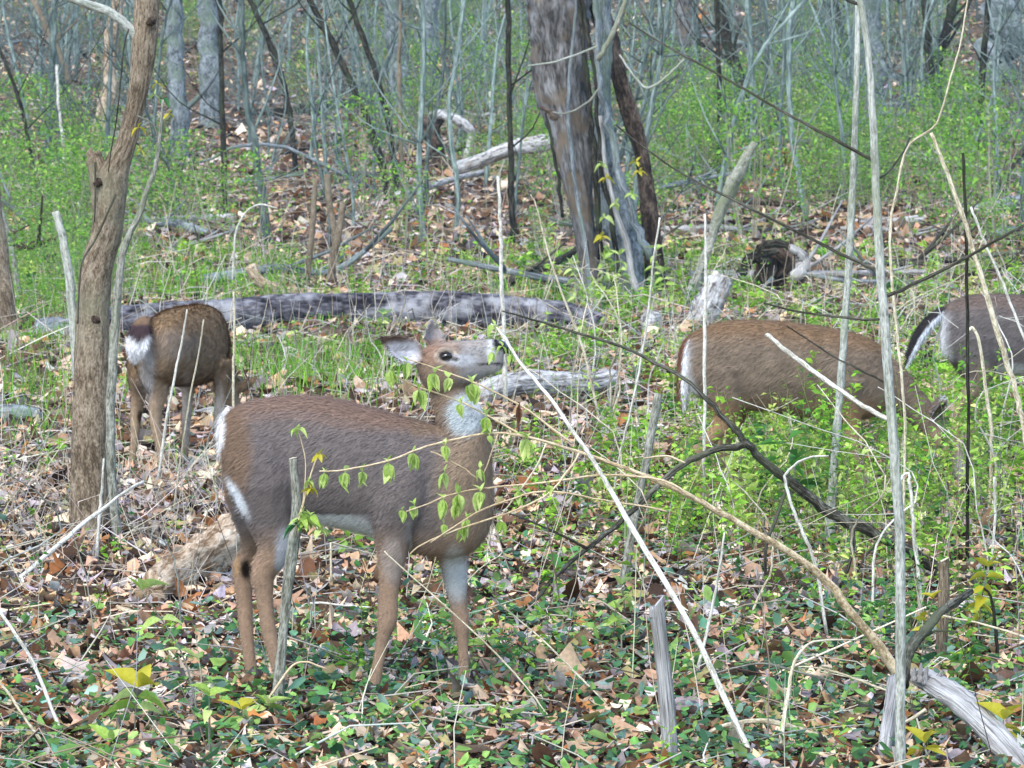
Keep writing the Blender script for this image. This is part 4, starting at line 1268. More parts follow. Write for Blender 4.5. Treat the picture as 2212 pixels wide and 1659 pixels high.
log('dark weathered log lying in leaves left of the forked trunk', [(-90, 880, 925), (-20, 874, 922), (40, 872, 918), (80, 882, 912)], [23.2, 23.0], 'bark_grey', cutmat='wood_grey')
log('grey bleached branch lying flat behind the legs of the rear-facing doe', [(380, 905, 930), (420, 888, 916), (460, 878, 905), (510, 880, 905), (560, 895, 912)], [23.5, 23.0], 'wood_grey', cutmat='wood_grey', sides=12)
log('white bleached log beyond the leaning saplings by the torn root', [(985, 350, 378), (1040, 330, 362), (1100, 306, 340), (1150, 295, 330), (1215, 284, 318)], [58, 57], 'wood_white', cutmat='wood_white', sides=14)
log('thin pale pole lying slanted below the white bleached log', [(860, 412, 432), (920, 398, 414), (980, 380, 393), (1045, 366, 378)], [57, 60], 'wood_white', cutmat='wood_white', sides=10)
log('mossy thin log half buried in leaves below the leaning saplings', [(720, 548, 566), (840, 540, 560), (960, 538, 558), (1100, 540, 560), (1180, 536, 556), (1250, 528, 550)], 46, 'bark_brown', cutmat='wood_tan', sides=12)
log('pale grey log on the right behind the leaning dead trunk', [(1740, 485, 500), (1830, 478, 496), (1920, 472, 492), (1995, 462, 488)], 52, 'wood_grey', cutmat='cut', sides=12)
log('dark grey log with a broken stub at the far right of the slope', [(2105, 440, 475), (2160, 430, 462), (2230, 418, 450), (2330, 410, 440)], 55, 'bark_grey', cutmat='wood_grey', sides=14)
log('dark fallen trunk lying across the far slope behind the left saplings', [(440, 250, 268), (520, 240, 262), (620, 232, 250), (720, 216, 236), (800, 208, 226)], [77, 78], 'bark_dark', cutmat='wood_tan', sides=12)
log('brown fallen trunk across the far slope behind the old tree', [(1380, 138, 158), (1480, 132, 152), (1580, 126, 148), (1700, 118, 138)], 90, 'rot', cutmat='wood_tan', sides=12)
log('tan crooked root lying on the grass above the long grey log', [(540, 560, 590), (560, 595, 620), (600, 612, 634), (650, 622, 640), (720, 630, 642)], 38, 'wood_tan', cutmat='wood_tan', sides=12)
log('grey rock-like stub of wood in grass left of the rear-facing doe', [(80, 690, 745), (115, 683, 742), (150, 688, 740)], 33, 'bark_grey', cutmat='wood_grey')
log('dark small log in the leaves beyond the long log', [(1600, 415, 440), (1660, 425, 445), (1720, 432, 450)], 54, 'rot', cutmat='wood_tan', sides=10)

# torn root standing on the slope
g = G(955, 362); RD = float(g[1])
o = thing('torn_root', 'torn brown root with a bleached curving limb on the far slope', 'root', g)
tube_part('root', [(960, 365), (950, 335), (936, 300), (925, 265), (918, 250)], RD, [34, 30, 34, 18], 'rot', o, 12, .15, .2, root=True)
tube_part('spur', [(945, 318), (935, 290), (950, 262), (962, 245)], RD - .1, [16, 20, 14], 'rot', o, 10, .15)
tube_part('limb', [(938, 246), (965, 250), (1000, 265), (1018, 290), (1010, 330), (995, 360)], RD - .2, [22, 26, 18, 10], 'wood_white', o, 12)

# bleached stump and root ball to the right of the old tree
g = G(1500, 705); SD = float(g[1])
o = thing('bleached_stump', 'whitish broken trunk leaning right behind the grazing reddish doe', 'stump', g)
tube_edges('trunk', [(1478, 1530, 705), (1492, 1556, 670), (1510, 1570, 640), (1526, 1580, 615), (1545, 1584, 595)], SD, 'wood_white', o, 16, .1, True)
g = G(1680, 640); SD = float(g[1])
o = thing('root_ball', 'dark upturned root ball with grey roots behind the grazing doe', 'root', g)
tube_part('mass', [(1695, 645), (1690, 610), (1684, 580), (1672, 555), (1655, 540)], SD, [70, 78, 84, 60, 30], 'rot', o, 14, .22, .2, root=True)
for pts, w_ in (([(1660, 575), (1640, 545), (1655, 528), (1700, 530), (1730, 560)], [20, 18, 10]), ([(1720, 600), (1735, 575), (1728, 548), (1705, 535)], [26, 24, 14]), ([(1670, 600), (1650, 620), (1632, 645), (1618, 668)], [12, 8, 5]), ([(1600, 590), (1620, 560), (1650, 545), (1680, 540)], [22, 22, 16]), ([(1655, 570), (1640, 556), (1622, 552)], [22, 20, 12])):
    tube_part('root', pts, SD - .3, w_, random.choice(['bark_grey', 'wood_grey', 'bark_dark']), o, 10, .12, .2)
g = G(1405, 715); SD = float(g[1])
o = thing('stump', 'small whitish broken stump at the right end of the long grey log', 'stump', g)
tube_edges('trunk', [(1380, 1430, 722), (1382, 1428, 700), (1386, 1430, 685), (1396, 1424, 672)], SD, 'wood_white', o, 14, .14, True)

# leaning dead trunk
stick('dead_tree', 'dead grey-tan trunk leaning left with a snapped top', 'dead tree', [(1488, 660), (1500, 620), (1528, 540), (1560, 450), (1592, 380), (1620, 325), (1632, 308)], 'g', [28, 22, 24, 26, 12], 'sapling', sides=14, wob=.15)

# stump sprouts
for i, (pts, w_, lab) in enumerate((([(662, 622), (668, 560), (676, 480), (682, 385)], [14, 13, 11], 'leftmost brown cut sprout of the clump above the long log'),
                                    ([(728, 575), (722, 500), (712, 440), (706, 376)], [14, 14, 16], 'tallest brown cut sprout of the clump above the long log'),
                                    ([(714, 612), (722, 550), (734, 490), (742, 436)], [18, 16, 14], 'brown cut sprout leaning right in the clump above the long log'))):
    stick('cut_sprout', lab, 'stump', pts, 'g', w_, 'bark_brown', group='cut sprouts above the long log')

# ------------------------------------------------------------------ OLD TREE in the middle distance
g = G(1330, 648); OD = float(g[1])
o = thing('old_tree', 'old shaggy grey-brown tree with several stems and hanging vines', 'tree', g)
tube_edges('trunk', [(1252, 1306, 660), (1252, 1294, 592), (1243, 1290, 526), (1226, 1284, 439), (1208, 1278, 350), (1186, 1270, 263), (1158, 1262, 175), (1144, 1268, 88), (1132, 1276, 0), (1120, 1285, -150), (1110, 1290, -320)], OD, 'bark_old', o, 26, .09, True, 70)
tube_edges('trunk', [(1385, 1425, 470), (1378, 1412, 400), (1370, 1400, 329), (1348, 1386, 263), (1322, 1358, 175), (1296, 1338, 88), (1262, 1312, 0), (1230, 1285, -120)], OD + .4, 'rot', o, 18, .07, True)
tube_edges('trunk', [(1338, 1396, 640), (1326, 1384, 560), (1312, 1372, 500), (1300, 1352, 440), (1288, 1332, 350), (1282, 1322, 263), (1286, 1320, 175), (1290, 1320, 88), (1285, 1315, 0), (1280, 1310, -150)], OD - .15, 'bark_grey', o, 26, .12, True, 60)
for pts, w_, mt in (([(1275, 660), (1270, 560), (1250, 450), (1235, 330), (1228, 200), (1240, 60), (1250, -60)], [10, 8, 6], 'bark_grey'),
                    ([(1405, 560), (1370, 470), (1340, 380), (1316, 280), (1296, 180), (1290, 60), (1282, -60)], [18, 16, 10], 'bark_grey'),
                    ([(1340, 600), (1322, 480), (1302, 380), (1290, 260), (1283, 150), (1262, 30), (1250, -60)], [12, 10, 8], 'bark_dark'),
                    ([(1296, 560), (1290, 450), (1284, 350), (1276, 260), (1270, 180), (1255, 60), (1246, -60)], [14, 12, 8], 'bark_dark'),
                    ([(1215, 470), (1205, 380), (1190, 300), (1178, 240)], [8, 8, 5], 'bark_dark'),
                    ([(1380, 640), (1350, 520), (1312, 380), (1296, 250)], [16, 12, 8], 'wood_grey')):
    tube_part('vine', pts, OD - .45, w_, mt, o, 8, .1, .3)
for pts, w_, mt in (([(1290, 130), (1320, 80), (1345, 20), (1365, -40)], [12, 10], 'sapling'), ([(1290, 100), (1240, 120), (1190, 135), (1140, 142)], [5, 3], 'sapling_pale'),
                    ([(1295, 190), (1270, 220), (1220, 245), (1170, 235)], [5, 3], 'sapling'), ([(1200, 260), (1185, 240), (1168, 232)], [14, 8], 'rot'), ([(1338, 118), (1370, 165), (1400, 190), (1440, 165), (1478, 128)], [4, 6, 4], 'sapling_pale')):
    tube_part('branch', pts, OD - .7, w_, mt, o, 6, .05, .2)
for x, y in ((1302, 355), (1310, 385), (1375, 350), (1382, 370), (1305, 470), (1300, 510), (1330, 440), (1365, 420)):
    leaf_node(o, P(x, y, OD - .8), 3, 0.1, random.choice(['leaf_spring', 'leaf_yellow']), 0.2, 2)

# ------------------------------------------------------------------ BACKGROUND TREES traced from the photograph
def tree(label, pts, w, mat, name='tree', cat='tree', d='g', limbs=4, sides=12, seed=0):
    rg = np.random.default_rng(seed + 40)
    g = G(*pts[0]) if d == 'g' else None
    D_ = float(g[1]) if d == 'g' else d
    base = g if d == 'g' else P(*pts[0], d)
    o = thing(name, label, cat, base)
    _, C, R = tube_part('trunk', pts, D_, w, mat, o, sides, .06, .15, root=True)
    L = len(C)
    k = 0
    for i in range(limbs):
        j = int(rg.uniform(0.35, 0.95) * (L - 1))
        s = rg.choice([-1, 1]); ln = rg.uniform(0.6, 1.8)
        p0 = C[j]; dv = np.array([s * rg.uniform(.35, .9), rg.uniform(-.5, .5), rg.uniform(.5, 1.1)])
        Cb = smooth_path(np.array([p0, p0 + dv * ln * .5 + rg.standard_normal(3) * .06, p0 + dv * ln + np.array([0, 0, .25 * ln])]), 8)
        Rb = np.linspace(max(R[j] * .35, .008), .004, 8)
        V, fl, uv = tube_arrays(Cb - np.array(o['_b']), Rb, 6, .05, seed + i)
        link('branch', mesh_from('branch', V, fl, uv=uv), M[mat], o)
    return o


BT = [
    ('tree', 'broad smooth pale grey trunk on the slope behind the leaning saplings', 'tree', [(455, 278), (455, 180), (452, 60), (450, -60), (448, -300)], [50, 46, 44, 42], 'bark_grey', 2),
    ('tree', 'grey trunk right of the forked brown trunk on the slope', 'tree', [(388, 350), (386, 250), (378, 120), (372, 0), (368, -250)], [42, 38, 36], 'bark_grey', 2),
    ('tree', 'pale tan blurred trunk standing just behind the forked tree', 'tree', [(212, 350), (226, 250), (238, 150), (246, 60), (250, -60), (252, -250)], [40, 34, 28, 26], 'wood_tan', 2),
    ('tree', 'grey trunk above the torn root on the far slope', 'tree', [(868, 235), (862, 140), (852, 40), (846, -80), (840, -280)], [46, 42, 40], 'bark_grey', 2),
    ('tree', 'grey trunk left of the old shaggy tree on the far slope', 'tree', [(926, 190), (926, 100), (930, 0), (934, -200)], [40, 36, 34], 'bark_grey', 2),
    ('tree', 'thick blue-grey trunk at the upper right of the slope', 'tree', [(2150, 175), (2160, 110), (2166, 40), (2172, -60), (2176, -300)], [96, 78, 72, 70], 'bark_grey', 1),
    ('tree', 'mottled dark trunk with dry orange leaves hanging near its top', 'tree', [(1495, 235), (1488, 140), (1484, 40), (1480, -80), (1478, -280)], [54, 48, 44], 'bark_old', 2),
    ('tree', 'pale grey trunk behind the tall foreground sapling', 'tree', [(1888, 235), (1886, 140), (1882, 40), (1880, -200)], [50, 44, 40], 'bark_grey', 1),
    ('sapling', 'dark straight sapling with a slight bend left of the leaning saplings', 'sapling', [(488, 470), (484, 360), (480, 240), (478, 120), (474, 0), (470, -150)], [13, 12, 10], 'bark_dark', 4),
    ('sapling', 'crooked grey sapling rising from the leaf litter above the long log', 'sapling', [(578, 545), (572, 470), (558, 380), (550, 300), (534, 230), (527, 140), (524, 60), (520, -60)], [24, 16, 13, 12], 'bark_far', 4),
    ('sapling', 'dark sapling leaning left with a curved top on the slope', 'sapling', [(640, 380), (632, 300), (622, 220), (600, 140), (572, 70), (540, 0), (510, -60)], [12, 12, 11], 'bark_dark', 3),
    ('sapling', 'dark sapling leaning strongly left above the torn root', 'sapling', [(842, 440), (826, 360), (806, 290), (776, 220), (740, 140), (706, 70), (680, 20), (650, -40)], [16, 15, 13], 'bark_dark', 3),
    ('sapling', 'dark forked sapling leaning left over the torn root', 'sapling', [(862, 420), (850, 340), (836, 250), (808, 150), (780, 70), (755, 0), (735, -60)], [14, 13, 11], 'bark_dark', 3),
    ('sapling', 'upright dark sapling just left of the old shaggy tree', 'sapling', [(1108, 540), (1105, 430), (1103, 320), (1100, 200), (1098, 90), (1096, 0), (1094, -120)], [14, 12, 10], 'bark_dark', 4),
    ('sapling', 'dark green trunk curving left behind the leaning dead trunk', 'sapling', [(1628, 330), (1618, 260), (1600, 180), (1576, 100), (1556, 30), (1545, -60)], [26, 24, 22], 'bark_dark', 3),
    ('sapling', 'thin dark pole beside the dark green curving trunk', 'sapling', [(1552, 410), (1554, 300), (1553, 180), (1550, 60), (1548, -80)], [11, 10, 9], 'bark_dark', 3),
    ('sapling', 'dark leaning trunk above the tall foreground sapling', 'sapling', [(1836, 190), (1828, 120), (1808, 40), (1795, -40)], [26, 24, 22], 'bark_dark', 2),
    ('sapling', 'dark mossy twin trunk leaning right on the right slope', 'sapling', [(2002, 290), (2012, 200), (2032, 110), (2048, 50), (2062, -20), (2075, -90)], [28, 22, 20], 'bark_dark', 3),
    ('sapling', 'dark twin trunk leaning left on the right slope', 'sapling', [(1996, 300), (2008, 190), (2004, 90), (1996, 0), (1990, -80)], [20, 17, 15], 'bark_dark', 3),
    ('sapling', 'thin dark trunk before the thick blue-grey trunk', 'sapling', [(2108, 330), (2116, 230), (2126, 110), (2134, 0), (2140, -90)], [15, 14, 12], 'bark_dark', 3),
    ('sapling', 'slim greenish sapling with a right lean under the slope logs', 'sapling', [(1742, 490), (1730, 410), (1714, 320), (1706, 220), (1704, 100), (1712, 0), (1722, -90)], [13, 11, 10], 'bark_far', 4),
    ('sapling', 'slim grey-green sapling in the green wisps beside the dead trunk', 'sapling', [(1620, 380), (1626, 260), (1622, 130), (1614, 0), (1610, -90)], [15, 13, 12], 'bark_far', 4),
    ('sapling', 'dark thin sapling leaning left at the left edge', 'sapling', [(82, 425), (66, 330), (48, 240), (22, 160), (-4, 100), (-30, 50)], [9, 8, 7], 'bark_dark', 3),
    ('sapling', 'brown sapling leaning left before the pale tan trunk', 'sapling', [(196, 330), (160, 210), (130, 120), (100, 60), (72, 0), (50, -60)], [17, 15, 13], 'bark_brown', 3),
    ('sapling', 'grey-green sapling in the grass at the left', 'sapling', [(102, 360), (106, 260), (110, 160), (116, 60), (120, -60)], [16, 15, 13], 'bark_far', 3),
    ('sapling', 'thin grey sapling between the leaning dark saplings', 'sapling', [(706, 400), (700, 300), (692, 180), (684, 60), (680, -60)], [9, 8, 7], 'bark_far', 4),
    ('sapling', 'thin reddish stem left of the torn root', 'sapling', [(880, 470), (868, 380), (866, 280), (862, 170), (864, 60), (866, -40)], [10, 9, 7], 'bark_brown', 3),
    ('sapling', 'slim stem with a pale lower trunk in front of the torn root', 'sapling', [(985, 500), (990, 420), (978, 330), (970, 230), (985, 130), (1000, 30), (1010, -60)], [11, 9, 7], 'bark_far', 4),
    ('sapling', 'short white snag in front of the white bleached log', 'snag', [(1066, 275), (1064, 250), (1062, 225), (1060, 198)], [12, 11, 8], 'cane_white', 0),
]
for i, (nm, lab, cat, pts, w_, mt, nl) in enumerate(BT):
    tree(lab, pts, w_, mt, nm, cat, limbs=nl, seed=i * 13)

# dry orange leaves in the mottled trunk and on the slope
def leaf_bunch(label, x, y, d, r, n, mats, size, name='dry_leaf_spray', root=None):
    c = P(x, y, d)
    base = c.copy(); base[2] = float(gz(c[0], c[1]))
    o = thing(name, label, 'shrub', base)
    C = smooth_path(np.array([base - [0, 0, .05], (base + c) / 2 + [.05, 0, 0], c + [0, 0, r]]), 8)
    V, fl, uv = tube_arrays(C - base, np.linspace(.02, .006, 8), 6, .05, int(x))
    link('stem', mesh_from('stem', V, fl, uv=uv), M['bark_dark'], o)
    for i in range(n):
        q = RNG.standard_normal(3); q = q / np.linalg.norm(q) * r * RNG.uniform(.2, 1)
        put_leaf(o, c + q * [1, 1, 1.2], RNG.standard_normal(3), size * RNG.uniform(.6, 1.3), random.choice(mats))
    return o


LEAF['dead_orange'] = []
for me in LEAF['dead_brown']:
    m2 = me.copy(); m2.materials.clear(); m2.materials.append(M['dead_orange']); LEAF['dead_orange'].append(m2)
LEAF['dead_pale'] = []
for me in LEAF['dead_brown']:
    m2 = me.copy(); m2.materials.clear(); m2.materials.append(M['dead_pale']); LEAF['dead_pale'].append(m2)
leaf_bunch('shrub of dry rusty orange leaves on the slope behind the canes', 1692, 350, 60, .3, 60, ['dead_orange', 'dead_orange', 'dead_pale'], .12)
leaf_bunch('spray of pale orange leaves beside the mottled dark trunk', 1508, 16, 85, .28, 26, ['dead_pale', 'dead_orange'], .2)

# ------------------------------------------------------------------ SAPLINGS AND SHRUBS filling the slope
def sapling_mesh(seed):
    rg = np.random.default_rng(seed)
    Vs, Fs, Us, o = [], [], [], 0

    def add(C, R, sides):
        nonlocal o
        V, fl, uv = tube_arrays(C, R, sides, .05, seed)
        Vs.append(V); Us.append(uv); Fs.extend([tuple(k + o for k in f) for f in fl]); o += len(V)
    H = rg.uniform(5.5, 8)
    pts = np.array([[0, 0, -.15], [rg.normal(0, .05), 0, .8], [rg.normal(0, .2), rg.normal(0, .2), H * .4], [rg.normal(0, .5), rg.normal(0, .4), H * .7], [rg.normal(0, .9), rg.normal(0, .6), H]])
    r0 = rg.uniform(.022, .05)
    C = smooth_path(pts, 18); add(C, np.linspace(r0, .008, 18), 7)
    for i in range(22):
        j = rg.integers(2, 16); p0 = C[j]; a = rg.uniform(0, 6.283); ln = rg.uniform(.4, 1.6)
        dv = np.array([math.cos(a) * .7, math.sin(a) * .7, rg.uniform(.35, 1.1)])
        e = p0 + dv * ln
        Cb = smooth_path(np.array([p0, p0 + dv * ln * .5 + rg.standard_normal(3) * .06, e + [0, 0, .2]]), 6)
        add(Cb, np.linspace(.011, .004, 6), 4)
        for k in range(2):
            q = Cb[rg.integers(2, 5)]; d2 = dv * .5 + rg.standard_normal(3) * .5
            add(np.array([q, q + d2 * .25 + rg.standard_normal(3) * .02, q + d2 * .5]), np.array([.006, .005, .003]), 3)
    return mesh_from('sapling', np.vstack(Vs), Fs, uv=np.vstack(Us))


def fill_slope():
    rg = np.random.default_rng(77)
    protos = [sapling_mesh(900 + i) for i in range(10)]
    for me in protos: me.materials.append(M['bark_far'])
    placed = 0
    tries = 0
    while placed < 290 and tries < 3000:
        tries += 1
        d = 41 + 75 * rg.uniform() ** 0.8
        x = rg.uniform(-1, 1) * (half_w(d) * 1.1 + 2.2)
        px, py = project(np.array([x, d, float(gz(x, d))]))
        if d < 55 and rg.uniform() < .65: continue
        o = bpy.data.objects.new('slope_sapling', protos[rg.integers(10)])
        s = rg.uniform(.6, 1.3)
        o.location = (x, d, float(gz(x, d))); o.rotation_euler = (rg.normal(0, .07), rg.normal(0, .1), rg.uniform(0, 6.28)); o.scale = (s, s, s * rg.uniform(.8, 1.1))
        COL.objects.link(o)
        tag(o, 'thin bare grey-green sapling among many on the wooded slope', 'sapling', 'thin saplings filling the wooded slope')
        placed += 1


fill_slope()


def shrub_meshes(seed, cols, wts, n=260, R=.55, H=.9, L=.05):
    rg = np.random.default_rng(seed)
    base = np.stack([rg.normal(0, R * .5, n), rg.normal(0, R * .5, n), rg.uniform(.02, 1, n) ** .8 * H], 1)
    base[:, :2] *= (1.1 - .5 * base[:, 2:3] / H)
    d = rg.standard_normal((n, 3)); d[:, 2] = d[:, 2] * .5 + .25
    ln = rg.uniform(.6, 1.3, n) * L
    leaves = diamond_leaves(base, d, ln, ln * .55, palette(n, cols, wts, .18))
    ns = 12
    a = rg.normal(0, R * .15, (ns, 3)); a[:, 2] = -.03
    top = a * 3.0; top[:, 2] = rg.uniform(.6, 1.05, ns) * H
    stems = prisms(a, (a + top) / 2 + rg.standard_normal((ns, 3)) * .04, top, np.full(ns, .007), np.full(ns, .003), palette(ns, [(.25, .22, .15), (.35, .33, .25)], [1, 1]))
    return mesh_from('foliage', *leaves[:2], leaves[2]), mesh_from('stem', *stems[:2], stems[2])


SHRUB_COL = [(0.16, 0.36, 0.04), (0.24, 0.46, 0.06), (0.34, 0.5, 0.1), (0.1, 0.25, 0.05), (0.2, 0.34, 0.1)]


def fill_shrubs():
    rg = np.random.default_rng(31)
    protos = []
    for i in range(6):
        f, s = shrub_meshes(300 + i, SHRUB_COL, [3, 3, 2, 2, 2], 620, .6, 1.05, .055)
        f.materials.append(M['green']); s.materials.append(M['twig']); protos.append((f, s))
    spots = []
    zones = [(100, 500, 130, 130, 1), (80, 430, 120, 110, 1), (60, 380, 100, 60, .9), (1620, 300, 170, 90, 1), (1450, 300, 60, 80, 1), (1780, 330, 120, 90, 1), (2050, 330, 150, 90, .7), (980, 180, 150, 90, .7), (700, 60, 300, 60, .4), (1000, 60, 160, 60, .7),
             (350, 480, 80, 60, .6), (1150, 300, 90, 120, .5), (2190, 350, 90, 60, .7), (1700, 60, 250, 80, .6), (300, 100, 250, 80, .3)]
    while len(spots) < 290:
        d = 33 + 85 * rg.uniform()
        x = rg.uniform(-1.2, 1.2) * half_w(d)
        z = float(gz(x, d))
        px, py = project(np.array([x, d, z + .4]))
        pr = blobs(np.array([px]), np.array([py]), zones)[0] + .03
        if rg.uniform() < pr: spots.append((x, d, z))
    for x, d, z in spots:
        f, s = protos[rg.integers(6)]
        k = rg.uniform(.7, 1.35) * (0.55 if d < 45 else 1.0)
        o = empty('understory_shrub', (x, d, z)); o.rotation_euler = (0, 0, rg.uniform(0, 6.28)); o.scale = (k, k, k * rg.uniform(.7, 1.4))
        tag(o, 'small wispy shrub in fresh green leaf among many on the slope', 'shrub', 'green shrubs dotted over the wooded slope')
        link('foliage', f, None, o); link('stem', s, None, o)


fill_shrubs()

# ------------------------------------------------------------------ FOREGROUND CANES, SAPLINGS AND TWIGS
def along(C, n, lo=.1, hi=1.0):
    return [C[int(v)] for v in np.linspace(lo, hi, n) * (len(C) - 1)]


# arching shrub whose twigs hang in front of the doe
o = thing('arching_shrub', 'arching tan shrub with drooping young leaves reaching across the doe', 'shrub', G(1992, 1545))
SH = o
_, C1, _ = tube_part('stem', [(1985, 1510), (1938, 1449), (1858, 1346), (1761, 1236), (1661, 1169), (1551, 1106), (1474, 1063), (1370, 1018), (1250, 976), (1137, 943), (1057, 936), (964, 953), (904, 970), (837, 996), (737, 1016), (690, 1018)], [11.95, 11.8, 11.55, 11.45, 11.4], [30, 21, 16, 13, 8, 5, 4, 3.5], 'twig_tan', o, 8, .04, .15, 70, True)
_, C2, _ = tube_part('side_branch', [(1236, 958), (1185, 920), (1137, 883), (1075, 850), (1017, 823), (960, 803), (904, 783), (880, 776)], [11.46, 11.5], [6, 4, 3], 'twig_tan', o, 6, .04, .2, 24)
_, C3, _ = tube_part('side_branch', [(1122, 940), (1110, 930), (1050, 896), (991, 866), (940, 848), (904, 836), (860, 815), (840, 800)], 11.47, [5, 4, 3], 'twig_tan', o, 6, .04, .2, 24)
_, C4, _ = tube_part('side_branch', [(1500, 1078), (1440, 1040), (1377, 1030), (1304, 1026), (1171, 1043), (1037, 1056), (970, 1070), (920, 1090), (877, 1105)], [11.5, 11.42], [6, 5, 4, 3], 'twig_tan', o, 6, .04, .2, 30)
_, C5, _ = tube_part('side_branch', [(1250, 978), (1245, 990), (1225, 1020), (1180, 1070), (1100, 1107), (1087, 1112), (1021, 1133), (954, 1156), (905, 1180), (885, 1198)], [11.44, 11.4], [5, 4, 3], 'twig_tan', o, 6, .04, .2, 30)
_, C6, _ = tube_part('side_branch', [(1440, 1105), (1400, 1095), (1300, 1080), (1230, 1066), (1160, 1062), (1100, 1080), (1040, 1102), (985, 1135), (930, 1172)], [11.46, 11.4], [4, 4, 3], 'twig_tan', o, 6, .04, .2, 30)
_, C7, _ = tube_part('side_branch', [(1180, 958), (1160, 1005), (1130, 1050), (1085, 1110), (1075, 1130)], 11.44, [4, 3], 'cane', o, 6, .04, .2, 14)
_, C8, _ = tube_part('side_branch', [(1075, 938), (1040, 1030), (1000, 1010), (955, 985), (930, 975)], 11.44, [3, 2.5], 'twig_tan', o, 6, .04, .2, 14)
for x, y, n_, L in ((745, 1020, 4, .042), (700, 1022, 3, .038), (783, 1018, 4, .042), (838, 1000, 4, .042), (893, 978, 4, .045), (962, 962, 3, .035), (960, 1020, 3, .04), (1057, 940, 1, .02),
                    (895, 1092, 4, .036), (957, 1078, 4, .045), (990, 1068, 4, .05), (1037, 1062, 5, .048), (958, 1132, 3, .03), (1000, 1140, 4, .035), (1008, 1120, 3, .04), (870, 1102, 3, .032),
                    (940, 806, 4, .045), (1020, 828, 4, .045), (968, 815, 3, .035), (904, 842, 4, .045), (1050, 900, 3, .045), (995, 872, 3, .035), (845, 800, 4, .04), (880, 782, 4, .04), (985, 1090, 4, .035), (1138, 948, 3, .05),
                    (1120, 1060, 3, .035), (1185, 1048, 3, .03), (1080, 1125, 3, .035), (1037, 1012, 3, .036), (1300, 1030, 3, .03)):
    leaf_node(o, P(x, y, 11.43), n_ + 2, L * 1.15, 'leaf_spring', 2.2, 2)
put_leaf(o, P(1124, 868, 11.45), (-0.12, 0, -1), .085, 'dead_brown', 'dead_leaf', 0.2)
put_leaf(o, P(1120, 872, 11.45), (0.05, 0.1, -1), .075, 'dead_brown', 'dead_leaf', 0.9)

# straight bleached cane leaning left
o = thing('leaning_cane', 'long straight bleached cane leaning left across the doe muzzle', 'cane', G(1700, 1659) + np.array([0, -.6, 0]))
tube_part('stem', [(1650, 1690), (1560, 1495), (1480, 1330), (1370, 1150), (1290, 1010), (1240, 935), (1180, 850), (1125, 785), (1090, 730), (1068, 700)], [10.75, 11.1, 11.5], [13, 13, 12, 12, 10, 8, 6], 'cane_white', o, 8, .05, .12, 40, True)
tube_part('side_twig', [(1100, 745), (1082, 715), (1060, 700)], 11.5, [6, 4], 'cane_white', o, 6)
for x, y in ((1068, 702), (1085, 748), (1105, 765), (1062, 760), (1125, 785)):
    leaf_node(o, P(x, y, 11.49), 2, .035, 'leaf_spring', .6, 1)

# tall foreground sapling
SB = G(1946, 1659) + np.array([0, -.25, 0]); SB[2] = gz(SB[0], SB[1])
o = thing('tall_sapling', 'tall smooth grey-green sapling with long bare side branches in front of the canes', 'sapling', SB)
sd = float(SB[1])
tube_part('trunk', [(1948, 1700), (1945, 1560), (1945, 1300), (1942, 1130), (1932, 980), (1922, 860), (1911, 700), (1902, 580), (1892, 400), (1884, 230), (1874, 100), (1858, 0), (1846, -80), (1836, -200)], sd, [24, 23, 22, 19, 15, 13], 'sapling_pale', o, 12, .03, .06, 60, True)
for pts, w_ in (([(1892, 350), (1800, 300), (1690, 240), (1560, 165), (1440, 100), (1400, 75), (1360, 50)], [8, 6, 5, 3]),
                ([(1902, 585), (1860, 570), (1760, 520), (1600, 440), (1474, 375), (1400, 325), (1330, 270)], [8, 7, 6, 4, 3]),
                ([(1910, 642), (2000, 602), (2090, 555), (2160, 515), (2230, 480), (2330, 440)], [9, 7, 5]),
                ([(1926, 908), (1870, 880), (1800, 832), (1720, 775), (1665, 730), (1655, 722)], [11, 10, 10, 9]),
                ([(1894, 388), (1920, 370), (1950, 330), (1966, 298)], [5, 4]),
                ([(1908, 690), (1860, 690), (1790, 682), (1720, 672), (1650, 655)], [6, 5, 4]),
                ([(1920, 830), (1860, 800), (1800, 770), (1740, 730), (1700, 705)], [5, 4, 3]),
                ([(1858, 10), (1830, 0), (1800, -14)], [8, 6])):
    tube_part('branch', pts, [sd, sd + .25], w_, 'cane_white' if w_[0] > 10 else 'bark_branch', o, 8, .04, .15, 24)

stick('slim_sapling', 'slim pale grey sapling standing behind the tall sapling before the grazing doe', 'sapling', [(1796, 1090), (1804, 969), (1813, 860), (1821, 753), (1834, 569), (1842, 400), (1848, 250), (1852, 100), (1853, -40), (1852, -160)], 16.4, [20, 17, 15, 12, 10], 'sapling_pale')
stick('dead_reed', 'thin straight bleached reed standing before the rump of the grazing doe', 'cane', [(1520, 1000), (1521, 960), (1522, 800), (1524, 640), (1524, 553), (1522, 462)], 16.6, [7, 7, 5], 'cane_white')
stick('pale_vine', 'pale vine arching between two canes right of the tall sapling', 'vine', [(1952, 1090), (1953, 1030), (1955, 900), (1938, 720), (1922, 520), (1940, 400), (1962, 315), (2022, 268), (2050, 180), (2074, 97), (2090, 0), (2100, -80)], 14.2, [6, 6, 5, 3], 'cane')
stick('pale_cane', 'pale cane leaning left in front of the grey doe', 'cane', [(2222, 1000), (2212, 920), (2194, 853), (2154, 713), (2107, 553), (2084, 477), (2041, 360), (2011, 287)], 13.8, [12, 12, 10, 8], 'cane')
stick('pale_cane', 'second thinner pale cane in front of the grey doe', 'cane', [(2300, 1000), (2260, 860), (2212, 730), (2170, 620), (2144, 563), (2118, 500), (2097, 447)], 14.6, [7, 6, 5], 'cane_white')
